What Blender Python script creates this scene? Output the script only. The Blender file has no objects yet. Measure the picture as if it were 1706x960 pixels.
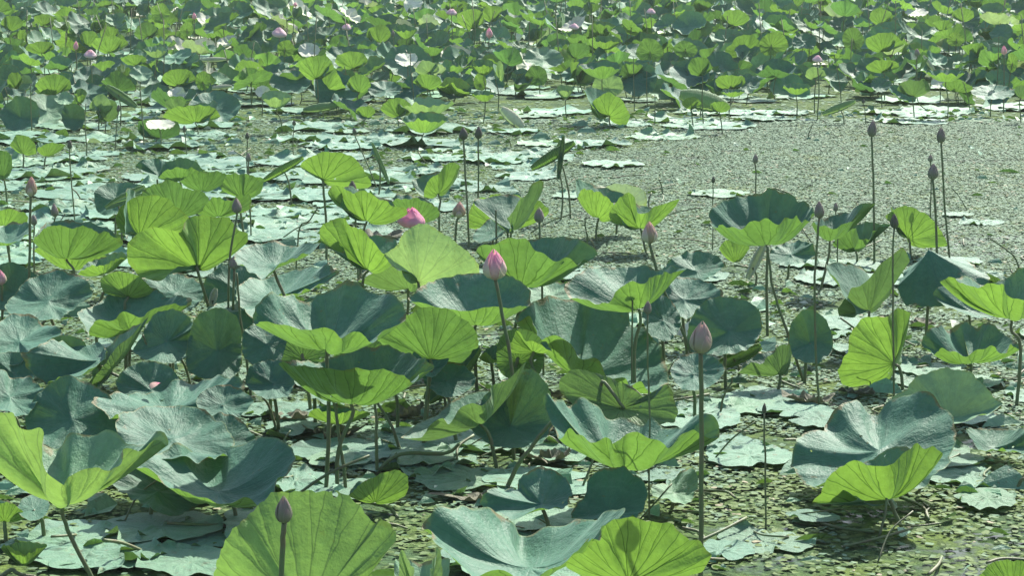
import bpy, math, random
import numpy as np

# ------------------------------------------------------------------ camera, sky, sun, exposure
scene = bpy.context.scene
COL = scene.collection
CAM_H, PITCH, FOCAL = 2.0, math.atan(610 / 3650.0), 3650.0
cam = bpy.data.objects.new("camera", bpy.data.cameras.new("camera"))
COL.objects.link(cam)
cam.location = (0, 0, CAM_H)
cam.rotation_euler = (math.pi / 2 - PITCH, 0, 0)
cam.data.sensor_width = 36.0
cam.data.lens = 36.0 * FOCAL / 1706.0
cam.data.clip_start, cam.data.clip_end = 0.1, 2000.0
scene.camera = cam

SUN_ELEV, SUN_AZ = math.radians(42), math.radians(27)        # azimuth clockwise from +Y (view direction)
world = bpy.data.worlds.new("World")
scene.world = world
world.use_nodes = True
wn = world.node_tree
wn.nodes.clear()
sky = wn.nodes.new("ShaderNodeTexSky")
sky.sky_type = 'NISHITA'
sky.sun_disc = False
sky.sun_elevation = SUN_ELEV
sky.sun_rotation = SUN_AZ
sky.air_density, sky.dust_density, sky.ozone_density = 1.0, 2.0, 1.5
bg = wn.nodes.new("ShaderNodeBackground")
bg.inputs[1].default_value = 0.12
wo = wn.nodes.new("ShaderNodeOutputWorld")
wn.links.new(sky.outputs[0], bg.inputs[0])
wn.links.new(bg.outputs[0], wo.inputs[0])

sd = bpy.data.lights.new("sun", 'SUN')
sd.energy, sd.angle, sd.color = 5.0, math.radians(0.6), (1.0, 0.975, 0.87)
sun = bpy.data.objects.new("sun", sd)
COL.objects.link(sun)
sun.rotation_euler = (math.pi / 2 - SUN_ELEV, 0, math.pi - SUN_AZ)
scene.view_settings.view_transform = 'Standard'
scene.view_settings.look = 'None'
scene.view_settings.gamma = 1.0
scene.view_settings.use_curve_mapping = False
scene.view_settings.exposure = 0.97

RS = random.Random(11)
NR = np.random.default_rng(7)

# ------------------------------------------------------------------ measured data (millimetres; label, detail, tint, belly, centre, rim offsets, stalk foot, stalk bends)
LEAVES = [
    ('big bright yellow-green leaf standing like a fan, its front lobes split by a notch', 0,[1.04,1.05,0],0.1,[-1390,9578,480],[-77,-246,41,-133,-224,-8,-196,-171,-17,-267,-47,-3,-305,-45,61,-294,-33,128,-236,-15,181,-123,-88,200,-44,-161,200,-33,-97,232,8,-46,249,82,-13,240,140,48,222,178,25,175,219,49,156,203,82,104,86,158,20],[-1280,9578,0],[-1330,9588,240]),
    ('yellow-green leaf with a pale sunlit right flank, just behind the big notched fan leaf', 0,[1.05,1.02,0],0.1,[-1807,10541,495],[-37,-226,47,-99,-95,86,-83,-56,144,-27,-37,186,56,-13,202,128,18,186,172,45,141,226,62,90,229,76,68,170,163,-3,99,211,73,0,205,132,-50,-40,235],[-1783,10586,0],[-1814,10562,247]),
    ('deep green bowl leaf at left on a stalk that sweeps down to the left', 0,[0.5,0.87,0],0.12,[-2220,10783,344],[-156,-19,108,-56,-130,174,39,-163,188,121,-129,189,190,-88,140,262,56,98,272,66,66,205,154,114,72,220,151,-40,227,175,-119,191,158],[-2457,10783,0],[-2194,10783,228]),
    ('light green leaf half hidden under the deep green bowl leaf at left', 0,[0.94,0.97,0],0.1,[-2354,11577,161],[-204,-27,120,-113,-103,136,3,-155,133,115,-78,122,207,48,65,96,186,94,-47,204,118,-154,95,138],[-2357,11574,0],[-2354,11578,80]),
    ('blue-grey leaf cut by the left picture edge, its pale top tipped toward the viewer', 0,[0.59,1.05,0],0.06,[-2759,11847,266],[-151,-68,41,-65,-159,26,46,-175,26,110,-121,48,139,43,86,38,165,91,-76,174,73,-144,90,73],[-2716,11847,0],[-2751,11847,186]),
    ('small bright green leaf at the left picture edge below the pink-tipped bud', 0,[1.01,0.96,0],0.1,[-3085,13186,178],[-149,-29,53,-51,-74,108,34,-76,114,108,-33,96,139,38,50,119,69,3,92,143,60,0,151,98,-116,83,110],[-3059,13177,0],[-3060,13167,89]),
    ('narrow sunlit leaf with a bright curled front edge, in front of the notched fan leaf', 0,[1.06,1.04,0],0.08,[-1876,9945,399],[-118,-30,9,-69,-64,43,17,-84,62,76,-3,78,103,30,76,81,30,102,-34,95,65,-91,49,44],[-1926,9986,0],[-1912,9954,199]),
    ('short bright green leaf under the big notched fan leaf, above the grey ruffled one', 0,[0.96,1.05,0],0.08,[-1656,9311,405],[-95,-41,29,-114,-9,76,-71,4,104,14,-15,107,69,-15,77,110,18,28,85,33,6,67,87,44,0,99,64,-81,42,75],[-1677,9358,0],[-1664,9342,202]),
    ('large shadowed blue-green leaf at far left behind three thin stems', 0,[0.6,0.96,0],0.05,[-2020,9411,368],[-127,-137,-40,-31,-195,-51,64,-150,-52,126,5,-22,179,68,17,163,100,55,94,153,97,-11,173,107,-115,117,78,-163,35,16,-182,-45,-14],[-2000,9459,0],[-1994,9427,184]),
    ('smooth mid-green leaf rising behind the bright notched fan leaf', 0,[0.39,0.94,0],0.1,[-1839,11967,402],[-181,-30,59,-197,-18,124,-128,0,175,-15,-10,197,45,-55,160,124,1,144,166,28,96,123,68,24,97,148,81,0,163,106,-127,92,115],[-1875,11952,0],[-1865,11964,201]),
    ('pale grey leaf at the left end of the clump in front of the floating pads', 0,[0.6,1.0,0],0.05,[-2236,13771,423],[-76,-73,27,27,-93,-21,94,36,38,80,67,63,-25,95,95,-110,-9,92,-137,-17,57],[-2252,13773,0],[-2232,13771,211]),
    ('dark green leaf at the centre of the small clump beside the pale grey one', 0,[0.48,0.96,0],0.12,[-2059,13511,415],[-133,-18,27,-72,-84,76,18,-105,99,87,-71,84,146,26,43,103,34,112,-6,67,141,-93,58,102],[-2038,13495,0],[-2029,13483,208]),
    ('green leaf at the right end of the small clump, its edge pointing right', 0,[0.39,0.87,0],0.1,[-1902,13359,371],[-132,-13,57,-61,-73,107,47,-53,126,143,30,101,96,65,23,-31,146,63],[-1950,13394,0],[-1931,13380,186]),
    ('green leaf behind the stem of the closed bud left of the blossom', 0,[0.5,0.97,0],0.1,[-1641,12131,375],[-126,-14,32,-44,-72,101,1,-75,120,76,-52,100,177,36,123,176,27,47,96,99,80,0,134,86,-106,81,87],[-1673,12178,0],[-1669,12164,187]),
    ('round dark blue-green leaf behind the rolled pale leaf, left of centre', 0,[0.57,1.03,0],0.05,[-2506,13771,264],[-101,-79,-69,20,-127,-75,95,-40,-33,151,33,57,136,35,95,6,124,100,-107,44,84,-134,-21,35],[-2522,13776,0],[-2513,13784,132]),
    ('dark leaf with a white sunlit upper rim, behind the thin paired stems', 0,[0.57,0.98,0],0.1,[-1715,13771,279],[-143,-10,81,-124,0,140,-28,-2,153,70,18,141,142,29,109,115,47,17,84,110,62,0,127,82,-84,76,101],[-1685,13811,0],[-1718,13809,139]),
    ('dark green upright leaf cut by the left picture edge above the pads', 0,[0.43,0.97,0],0.05,[-3612,15463,215],[-98,-22,88,-85,-2,178,-18,16,191,49,29,164,62,34,68,34,-24,-2,-37,-54,-1],[-3590,15463,0],[-3597,15480,107]),
    ('small light green leaf standing over the pads at far left', 0,[0.98,0.96,0],0.1,[-3975,17747,139],[-96,-32,77,-52,2,146,43,12,142,103,10,64,104,23,1,91,98,52,0,121,78,-73,57,110],[-3982,17747,0],[-3977,17740,69]),
    ('small light green leaf with a wide top edge, right of its twin at far left', 0,[0.96,0.95,0],0.1,[-3817,17879,105],[-80,-10,70,58,-25,118,159,42,98,210,56,142,103,65,46,66,112,74,0,125,81,-70,70,112],[-3859,17870,0],[-3831,17894,53]),
    ('blue-grey leaf with a dark green folded right lip, left of the crooked stem', 0,[0.61,0.97,0],0.07,[-969,8817,616],[-158,-35,32,-91,-123,5,-30,-170,-24,11,-171,11,63,-136,43,135,-45,58,188,29,88,124,85,86,71,154,57,-9,174,77,-90,153,70,-146,71,59],[-811,8817,0],[-871,8818,308]),
    ('large dome-shaped sunlit leaf on a straight thin stalk over the pads', 0,[0.99,0.99,0],0.12,[-1108,12784,506],[-33,-86,28,-133,-4,81,-82,-43,134,13,-53,170,105,-39,171,184,-10,131,240,23,56,280,27,-29,259,63,-61,156,191,-58,56,249,-63],[-1092,12784,0],[-1096,12797,253]),
    ('bright green leaf with a wavy top edge just left of the pink blossom', 0,[1.04,0.96,0],0.12,[-775,11577,424],[-133,-91,90,-205,1,148,-187,7,185,-137,-12,192,-72,-106,167,-15,-102,182,39,-114,160,101,-99,118,181,-24,82,219,18,55,175,76,9,128,173,83,0,194,125,-127,61,183],[-820,11621,0],[-816,11598,212]),
    ('mid green leaf behind the open pink blossom', 0,[0.4,0.91,0],0.1,[-568,12877,251],[-165,1,78,-139,-36,124,-49,-78,144,51,-79,133,143,-6,55,98,67,-3,108,183,68,0,187,121,-129,120,138],[-545,12923,0],[-551,12912,125]),
    ('green leaf showing its veined underside and a pale patch of top at its right rim', 0,[1.06,1.04,0],0.12,[-659,9917,424],[-111,-95,100,-218,0,136,-220,7,191,-172,17,231,-109,23,235,-81,-45,212,-29,-74,211,21,-154,172,57,-156,127,90,-119,83,119,10,23,132,112,68,116,171,116,44,204,133,-49,205,130,-151,79,167],[-694,9956,0],[-685,9935,212]),
    ('large pale crinkled leaf arched in full sun below the pink blossom', 0,[0.6,1.27,0.79],0.16,[-424,9779,391],[-74,-129,77,-153,10,124,-98,-2,167,-61,-4,231,-17,9,259,47,3,262,120,-23,224,182,-12,177,244,13,119,279,17,63,262,52,2,233,98,-37,186,172,-45,91,244,-34],[-377,9791,0],[-401,9794,196]),  # paler tint puts direct sun on its underside into the colour
    ('olive shadowed leaf tucked under the pale crinkled one', 0,[0.31,0.87,0.25],0.1,[-485,10088,309],[-232,-11,35,-144,-65,98,-68,-112,124,25,-124,100,56,5,13,147,139,118,0,197,127,-160,129,112],[-494,10078,0],[-495,10102,155]),
    ('folded boat-shaped yellow-green leaf tilted up to the right on twin stalks', 0,[0.95,0.97,0],0.14,[-480,14152,255],[-104,-6,-15,-75,-61,70,3,-63,148,81,5,206,143,23,178,115,87,101,47,168,6,32,217,69,0,193,125,-172,136,70],[-470,14152,0],[-475,14146,127]),
    ('broad bright leaf behind a folded grey-green leaf, right of the twin dark buds', 0,[1.03,1.02,0],0.1,[-37,13692,89],[-240,-3,13,-239,-11,94,-186,-17,180,-75,-46,225,38,-55,223,138,-46,196,217,19,169,271,10,113,190,80,46,137,186,117,0,217,141,-181,150,108],[-8,13732,0],[-28,13724,45]),
    ('grey-green folded leaf standing upright to a point beside the broad bright leaf', 0,[0.22,0.85,0.25],0.1,[-5,12784,208],[-22,0,2,-8,-53,104,53,-65,189,100,-41,245,185,25,286,185,59,238,137,129,140,92,171,48,79,290,134,0,276,179,-224,192,146],[12,12818,0],[-2,12809,104]),
    ('low pale blue leaf lying under the folded upright grey-green leaf', 0,[0.64,1.01,0],0.04,[-118,12924,178],[-119,-31,-32,-70,-109,-47,25,-120,-25,95,-10,26,95,78,80,-1,160,63,-85,90,12],[-91,12952,0],[-113,12956,89]),
    ('wide dark green bowl leaf with long dark veins, right of the big pink bud', 0,[0.45,0.96,0],0.12,[44,9286,450],[-94,-184,97,-196,19,148,-137,-33,194,-60,-78,218,16,-130,221,66,-168,197,125,-207,150,194,-139,150,246,-74,118,283,2,111,322,9,145,300,15,178,249,22,204,158,173,195,84,229,183,-17,264,151,-130,176,142],[-5,9304,0],[9,9302,225]),
    ('broad shadowed blue leaf directly behind the big pink bud, with a bright lower lip', 0,[0.65,1.04,0],0.1,[-147,8817,375],[-272,5,101,-174,-120,98,-75,-206,96,21,-237,112,140,-157,95,219,13,87,214,85,138,140,176,168,-11,229,177,-160,182,160,-242,56,137],[-133,8853,0],[-146,8841,187]),
    ('yellow-green leaf with a broad left wing beside the white flap over the duckweed', 0,[1.04,1.02,0],0.12,[544,13692,157],[-132,21,133,-103,-26,187,-18,-122,182,56,-136,147,101,-116,94,102,27,-1,197,223,108,0,266,172,-129,175,230],[531,13692,0],[531,13705,78]),
    ('bright leaf with two raised wings directly above the cream bud', 0,[1.06,1.05,0],0.12,[784,13235,157],[-116,-76,31,-198,3,51,-184,1,113,-138,-1,175,-79,15,222,-44,-49,193,-25,-161,120,17,-166,113,63,-107,133,154,-9,163,234,5,180,218,2,144,127,120,35,90,190,93,0,193,125,-162,61,151],[851,13235,0],[795,13235,104]),
    ('pale grey leaf with a raised green lip at its right, above the largest blue leaf', 0,[0.67,1.0,0],0.08,[524,8930,417],[-306,21,78,-255,-83,52,-145,-228,72,-125,-227,103,-83,-225,141,-37,-226,156,30,-204,146,82,-106,164,142,-7,158,198,42,171,157,110,168,85,240,125,18,273,131,-73,259,140,-151,215,152,-236,107,147],[526,8947,0],[512,8952,209]),
    ('largest blue-green leaf at centre, tilted to the viewer above a long bright lip', 0,[0.64,1.03,0],0.08,[280,9022,117],[-266,17,243,-210,-122,245,-164,-270,220,-113,-318,241,-61,-348,206,-10,-418,164,49,-417,160,103,-383,97,171,-333,46,236,-239,16,301,-159,-48,343,-86,-20,379,-29,-6,366,117,39,356,178,98,310,237,143,237,314,165,203,336,218,132,342,260,62,348,276,20,366,259,-51,344,284,-115,295,296,-186,209,283,-235,127,258],[245,9022,0],[257,9022,160]),
    ('small mint leaf with a crimped edge left of the largest blue leaf', 0,[1.02,0.99,0],0.08,[88,8652,294],[-103,-1,-3,-85,-10,49,-69,-3,87,-27,-76,55,12,-79,52,71,-28,6,47,85,24,-19,101,54],[111,8644,0],[111,8652,147]),
    ('little yellow-green cup leaf between the bud stem and the round green leaf', 0,[0.94,0.96,0],0.1,[-85,8817,213],[-50,3,21,-23,-27,51,11,-65,28,43,-24,30,63,11,54,37,31,73,-17,60,51],[-73,8851,0],[-74,8843,106]),
    ('tall bowl leaf with dark inside and bright lip over the duckweed, right of centre', 0,[0.42,0.94,0],0.12,[1240,10541,452],[-281,44,143,-270,-33,88,-225,-131,104,-156,-227,124,-92,-267,164,-54,-274,170,22,-288,153,100,-211,162,174,-106,123,228,-12,150,210,99,186,159,179,207,101,211,228,29,202,255,-38,239,220,-145,187,214,-222,126,188,-267,66,170],[1252,10541,0],[1244,10547,226]),
    ('bowl leaf with blue top tilted right, beside the tall bowl leaf', 0,[0.47,0.87,0],0.12,[1734,11828,285],[-100,-16,101,-55,-176,100,6,-208,105,67,-168,127,108,-119,124,146,-50,145,243,-14,205,180,-3,207,114,147,138,54,199,120,-9,152,101],[1656,11828,0],[1727,11828,189]),
    ('small cup leaf with a deep notch at its front, right of the blue bowl leaf', 0,[0.4,0.88,0],0.12,[2014,12693,95],[-136,26,39,-54,-12,136,-23,-87,146,-4,-160,102,47,-142,94,129,-1,146,201,-13,160,140,-1,165,72,61,165,20,115,143],[2028,12693,0],[2020,12682,48]),
    ('yellow-green leaf with white sunlit rim arching down to the right', 0,[0.96,0.94,0],0.14,[2379,13018,124],[-86,-55,92,-133,40,127,-83,14,180,-14,-9,198,81,-37,165,156,-43,103,199,-36,28,223,-50,-35,186,28,-53,98,151,-62,65,207,27,0,184,119,-96,68,185],[2414,13018,0],[2389,13005,62]),
    ('dark leaf drooping like a wet cloth, hung below the three tall buds', 0,[0.59,1.05,0],0.03,[1955,10161,483],[-147,-39,-168,-121,-69,-243,-40,-128,-250,49,-160,-233,157,-137,-190,272,-82,-134,238,34,-91,171,188,-76,-21,213,-100],[1952,10167,0],[1958,10168,242]),
    ('matte grey-green leaf folded upright like a wing pointing right', 0,[0.22,0.84,0.25],0.08,[1666,10059,211],[-80,-112,8,-139,-12,-21,-149,-31,23,-107,-31,72,-93,-54,114,-28,-59,144,20,-48,200,92,-7,262,148,17,297,181,3,231,143,47,166,108,111,67,73,178,-4,60,280,83,0,250,162,-206,10,215],[1691,10059,0],[1658,10055,105]),
    ('bright green wavy-lipped leaf cut by the right picture edge', 0,[0.95,1.04,0],0.12,[2080,8964,369],[-285,79,138,-264,79,157,-228,34,168,-211,-64,155,-179,-120,160,-140,-139,174,-87,-166,175,-89,-208,157,-63,-259,136,-19,-272,124,82,-134,122,154,-14,146,117,153,202,74,225,183,19,273,122,-90,261,116,-206,143,155],[2108,8964,0],[2119,8964,236]),
    ('pale leaf lying below the wavy-lipped bright leaf at right', 0,[0.63,0.98,0],0.04,[2109,9945,230],[-113,-70,33,13,-98,-12,122,-9,-11,65,124,66,-39,110,102,-146,46,101,-158,41,60],[2097,9928,0],[2107,9920,115]),
    ('very dark scalloped leaf with a light green lip, at the right', 0,[0.66,0.99,0],0.1,[2030,9513,77],[-209,54,71,-178,-40,43,-153,-106,88,-117,-163,74,-65,-211,76,3,-212,98,64,-180,105,103,-163,72,162,-88,89,217,-39,65,205,0,90,170,92,105,144,122,123,100,143,156,63,189,123,-12,180,149,-46,202,108,-127,124,143,-194,60,119],[2036,9513,0],[2036,9532,38]),
    ('glowing yellow-green leaf standing on edge, half crossed by a shadow', 0,[1.04,1.02,0],0.06,[1646,9262,120],[-84,53,-108,-192,29,-108,-222,15,-88,-237,3,-30,-216,-28,38,-197,-37,133,-152,-28,202,-86,-46,215,-33,-42,220,15,13,237,70,40,217,78,161,136,77,229,43,65,256,-50,0,188,-108],[1696,9262,0],[1675,9262,85]),
    ('pale dull leaf standing up like a shell behind the big blue leaf at right', 0,[0.5,1.16,0.6],0.04,[1648,8050,152],[-150,-123,25,22,-179,38,120,-91,45,191,-39,67,167,-19,83,126,14,130,77,44,172,15,71,184,-50,82,171,-118,74,145,-153,63,112,-214,51,61],[1635,8040,0],[1645,8048,76]),
    ('big blue-grey leaf at lower right, open to the viewer with a pale centre spot', 0,[0.57,1.01,0],0.07,[1294,7523,156],[-278,-66,-84,-249,-158,-86,-201,-252,-51,-142,-313,-63,-44,-339,-70,40,-284,-77,138,-193,-59,224,-106,-31,244,-47,12,276,23,52,279,70,85,267,142,127,224,222,150,162,275,142,97,317,110,46,309,67,9,312,74,-33,329,111,-104,292,108,-151,262,63,-173,204,24,-252,152,29,-284,97,6,-303,24,-64],[1305,7528,0],[1315,7506,78]),
    ('bright lime leaf with a spread front lip, before the big blue-grey leaf at lower right', 0,[1.01,0.96,0],0.1,[1261,7095,94],[-139,-159,45,-253,26,-17,-233,10,34,-210,-7,76,-170,-47,127,-121,-107,159,-89,-155,156,-46,-165,164,-2,-133,179,75,-30,200,104,-23,183,134,-3,191,174,2,152,132,119,110,82,184,139,27,221,126,-23,243,79,-155,184,58,-183,130,44],[1365,7095,0],[1278,7095,46]),
    ('large ruffled mint leaf with a bright scalloped front lip, below centre', 0,[0.61,0.99,0],0.1,[375,7207,179],[-273,51,211,-247,25,164,-217,-59,139,-188,-118,156,-153,-190,166,-124,-244,154,-72,-252,168,-53,-302,149,-34,-294,169,-4,-286,186,39,-284,185,83,-259,154,129,-231,116,184,-139,144,225,-97,144,267,-48,123,325,-3,119,322,4,150,290,14,180,241,107,146,197,189,100,149,241,88,111,276,114,75,323,79,2,329,88,-55,292,110,-86,262,170,-126,244,178,-173,211,162,-214,131,206,-253,56,236],[391,7207,0],[388,7223,90]),
    ('biggest leaf at bottom centre, a wide V-shaped mint and blue trough', 0,[0.68,1.05,0],0.1,[55,6219,119],[-320,21,124,-296,-27,112,-267,-90,99,-210,-211,82,-144,-309,79,-60,-299,81,24,-303,82,77,-259,88,126,-201,120,200,-85,120,226,26,128,281,77,160,233,174,128,180,264,85,124,322,57,90,335,42,32,347,23,-32,348,5,-61,309,67,-107,294,92,-180,205,140,-246,124,156,-294,61,156],[28,6220,0],[61,6215,60]),
    ('rounded yellow-green leaf at the bottom right of centre with forking dark veins', 0,[0.99,0.98,0],0.08,[322,5842,200],[-105,114,-30,-170,41,33,-146,-2,81,-111,-47,116,-81,-67,132,-71,-69,175,-41,-62,194,15,-64,197,67,-49,190,121,-26,163,163,-10,126,192,16,113,217,5,84,230,-2,65,195,42,17,124,136,-39],[331,5840,0],[346,5841,100]),
    ('dark lobed leaf lying behind the big V-shaped leaf', 0,[0.57,1.01,0],0.05,[98,6916,128],[-152,-44,-15,-98,-128,-10,-8,-120,15,66,-64,12,100,46,27,76,130,62,45,143,84,-17,150,83,-73,135,54,-82,123,16,-135,76,35,-183,9,42,-201,-1,7],[146,6930,0],[114,6922,64]),
    ('dark upright leaf behind the two bottom leaves, ribbed and facing the viewer', 0,[0.56,1.0,0],0.05,[313,6951,100],[-35,-123,2,49,-122,2,109,-21,-1,127,24,25,133,57,55,97,107,92,42,128,114,-27,124,101,-58,103,81,-72,60,41,-120,-2,-19],[308,6952,0],[322,6964,50]),
    ('light green tent-like leaf lying right of the bud stem, below centre', 0,[0.42,1.06,0.6],0.05,[553,7284,69],[-73,-32,2,-15,-112,4,37,-99,-13,80,-3,14,85,36,50,61,89,70,-5,114,10,-73,11,24],[530,7329,0],[553,7296,34]),
    ('mint leaf with a long rolled green front edge, right of the five stalks', 0,[0.31,0.83,0.25],0.09,[-117,7885,177],[-286,-41,-54,-229,-127,-20,-186,-210,38,-131,-255,77,-109,-268,58,-78,-231,104,-29,-231,121,10,-204,105,46,-129,123,54,-53,158,111,14,185,171,74,213,138,148,157,92,247,83,-4,319,51,-96,308,16,-185,210,-18,-251,64,-40],[-33,7885,0],[-78,7885,109]),
    ('blue-grey leaf with a light centre, behind the stem of the big pink bud', 0,[0.65,0.95,0],0.06,[-7,8003,134],[-162,3,27,-111,-79,-23,-44,-144,-41,88,-157,-38,145,-62,-15,169,8,49,135,32,159,67,45,220,-23,109,142,-113,70,93],[4,8017,0],[4,8014,67]),
    ('wide shallow bowl leaf at left of centre, its veined front glowing green', 0,[0.48,0.9,0],0.13,[-566,7556,325],[-258,-1,136,-232,-30,152,-193,-81,149,-148,-135,163,-86,-198,179,-27,-247,169,6,-252,164,55,-239,173,119,-196,159,167,-158,131,214,-91,104,256,0,115,290,36,125,272,38,134,241,80,152,173,188,142,111,235,151,64,246,161,22,256,156,-14,263,145,-68,270,114,-137,245,107,-201,115,127],[-616,7556,0],[-617,7556,134]),
    ('grey-blue leaf with a lime lobe at its left, above the wide bowl leaf', 0,[0.62,0.98,0],0.1,[-652,7581,516],[-260,-12,105,-242,-48,100,-192,-138,121,-142,-180,126,-105,-222,118,-74,-257,125,-37,-286,141,7,-290,139,45,-295,120,73,-301,85,114,-254,90,149,-211,79,178,-144,58,239,-13,82,278,32,100,273,72,134,258,82,158,202,151,182,166,181,180,103,245,181,50,248,198,-6,273,170,-54,282,145,-82,262,118,-131,215,131,-135,202,159,-165,157,175,-194,124,166,-223,51,170,-252,-4,147],[-665,7581,0],[-649,7581,259]),
    ("round flat green leaf seen from beneath, directly left of the big pink bud's stem", 0,[0.48,0.93,0],0.05,[-315,8271,336],[-136,86,-3,-204,8,73,-180,2,127,-103,-33,171,-53,-31,201,9,-33,212,70,-18,201,126,-5,167,169,16,119,186,27,72,177,63,33,116,135,-26],[-335,8288,0],[-326,8274,168]),
    ('small dark blue leaf wedged between the wide bowl leaf and the rolled leaf', 0,[0.67,1.01,0],0.05,[-307,8242,305],[-54,-48,16,-3,-89,-13,38,-19,4,63,41,30,54,67,57,23,76,77,-45,50,71,-75,8,59],[-354,8239,0],[-332,8257,152]),
    ('long grey-blue leaf with frayed left edge, above the lime-lobed leaf', 0,[0.64,1.02,0],0.08,[-1028,9411,387],[-173,-19,17,-128,-133,-30,-71,-187,-59,-15,-215,3,45,-177,46,95,-166,39,163,-63,50,222,15,61,276,39,108,260,41,123,171,160,113,55,249,80,-37,235,52,-122,161,51,-165,72,44],[-1077,9446,0],[-1055,9431,194]),
    ('pale ragged-edged leaf hanging left of the lime-lobed leaf', 0,[0.66,0.96,0],0.05,[-1197,9348,332],[-123,-15,16,-77,-65,-9,-22,-96,-35,35,-104,-65,79,-61,-42,122,0,-13,75,75,27,-11,133,25,-83,82,23],[-1198,9392,0],[-1202,9366,166]),
    ('ruffled grey leaf with olive front lip at left, under the notched fan leaf', 0,[0.64,0.99,0],0.09,[-1621,9140,295],[-215,-13,84,-189,-85,52,-145,-160,4,-130,-181,28,-80,-225,86,-20,-259,91,19,-248,118,87,-214,96,101,-176,103,146,-121,114,189,-41,121,222,7,91,258,55,93,256,58,117,181,144,113,138,195,115,78,224,139,5,239,136,-78,231,127,-139,173,94,-179,83,79],[-1641,9178,0],[-1648,9173,147]),
    ('dome-like dark grey leaf with a pale lower rim, right of the folded leaf', 0,[0.62,1.01,0],0.06,[-1412,8817,302],[-35,-122,-57,34,-105,-67,96,-27,-49,120,26,2,108,38,13,124,41,67,90,80,67,71,77,101,10,85,120,-56,77,108,-92,46,66,-99,22,36,-136,-31,-35],[-1433,8851,0],[-1406,8820,151]),
    ('pale mint leaf with pointed tips on its left, at the left side', 0,[0.66,0.95,0],0.07,[-1638,8494,286],[-295,-58,48,-275,-60,12,-245,-63,-39,-200,-68,-77,-122,-162,-32,-38,-203,-20,13,-203,9,47,-75,41,5,120,36,-32,178,41,-137,176,31,-168,140,55,-200,48,72,-264,-49,55],[-1639,8497,0],[-1652,8499,143]),
    ('shadowed blue leaf cut by the left picture edge below the thin stems', 0,[0.56,1.03,0],0.05,[-2038,8907,285],[-94,-120,-31,-17,-171,-55,40,-163,-63,71,-141,-7,135,-64,12,168,40,27,130,94,51,64,151,48,41,164,66,-15,173,85,-72,157,88,-101,101,70,-134,-28,26],[-2065,8944,0],[-2040,8932,142]),
    ('pale mint leaf cut by the left picture edge above the lime bowl leaf', 0,[0.66,0.97,0],0.06,[-1880,8022,242],[-71,-113,-21,29,-158,-14,77,-107,-47,104,-35,-20,120,24,-8,110,62,27,41,126,54,-29,138,49,-61,120,90,-89,84,85,-121,-23,33],[-1832,8072,0],[-1848,8029,121]),
    ('tightly folded green leaf slanting up to the right like a closed fan', 0,[0.27,0.9,0.25],0.08,[-1570,8432,261],[-46,-101,-52,-127,-64,-122,-107,-71,-71,-56,-76,-6,-19,-61,43,17,-43,85,67,4,134,112,45,171,142,60,198,124,56,192,51,138,141,-23,181,87,-68,202,43,-114,159,-35],[-1571,8432,0],[-388,8432,-303]),
    ('very dark leaf in deep shade under the pale mint leaf at left', 0,[0.58,1.01,0],0.05,[-1642,7985,166],[-44,-126,-84,103,-87,-94,174,23,-40,144,83,55,43,143,107,-48,96,145,-139,35,84,-166,-41,-13],[-1621,7974,0],[-1640,7996,83]),
    ('wide grey-blue leaf with a fold line and a light stripe, left of the five stalks', 0,[0.57,0.99,0],0.05,[-1282,8050,188],[-290,-47,47,-231,-93,7,-162,-167,8,-62,-233,30,77,-280,45,172,-181,23,228,-51,-2,253,24,32,272,60,89,223,126,105,75,279,52,-43,286,48,-107,245,14,-199,113,43],[-1291,8041,0],[-1281,8027,94]),
    ('half hidden grey leaf behind the wide grey-blue one, a petal lying on it', 0,[0.67,0.96,0],0.05,[-1395,8291,210],[-59,-92,-18,54,-84,-24,120,19,1,79,74,65,18,94,95,-60,69,95,-108,5,79,-133,-18,32],[-1438,8275,0],[-1413,8293,105]),
    ('rounded dark green leaf with a sharp right corner, behind the blue trough leaf', 0,[0.5,0.9,0],0.07,[-1181,7466,214],[-171,-95,19,-90,-212,-10,108,-176,-27,192,-33,-44,205,50,-16,149,152,25,77,212,49,-34,234,75,-132,175,79,-189,60,79,-200,-23,59],[-1188,7468,0],[-1181,7467,107]),
    ('dark leaf peeping out right of the rounded dark green leaf', 0,[0.45,0.97,0],0.05,[-1039,7734,145],[-21,-94,-28,62,-68,-35,109,18,-11,56,84,52,-18,100,82,-72,62,70,-96,-6,35],[-1084,7763,0],[-1075,7754,73]),
    ('big blue-green trough leaf at lower left with a crumpled right side', 0,[0.63,1.01,0],0.11,[-987,7155,104],[-244,-59,98,-192,-109,105,-162,-175,83,-90,-256,60,-47,-287,82,0,-325,72,35,-328,49,76,-318,64,108,-276,57,158,-199,8,187,-122,18,204,-49,44,239,42,66,250,104,97,229,157,130,155,247,132,49,312,105,-5,322,83,-25,328,54,-97,315,49,-122,274,67,-161,191,124,-199,145,116,-271,32,115,-274,-22,105],[-947,7155,0],[-936,7155,46]),
    ('dull grey-green leaf sagging toward the water at lower left', 0,[0.25,0.81,0.25],0.04,[-1193,7155,108],[-90,-84,12,-2,-139,-14,75,-130,-51,130,-25,-47,157,27,-24,55,147,14,-65,134,53,-130,39,67,-167,-20,47],[-1217,7173,0],[-1215,7174,54]),
    ('large lime bowl leaf at lower left with a tall left wing and pale inside', 0,[0.87,1.08,0.4],0.1,[-1379,6500,243],[-255,-17,197,-211,5,273,-177,9,293,-130,-22,297,-91,-74,268,-32,-116,249,-4,-195,228,-5,-249,202,26,-303,170,76,-315,130,90,-298,158,125,-275,174,159,-222,169,189,-180,144,202,-91,162,206,-46,180,249,32,178,282,77,180,312,89,158,321,94,176,291,97,208,237,175,162,154,271,121,109,294,152,60,307,155,10,316,147,-33,319,137,-79,328,89,-184,267,128,-238,150,168],[-1228,6500,0],[-1353,6500,139]),
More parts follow.
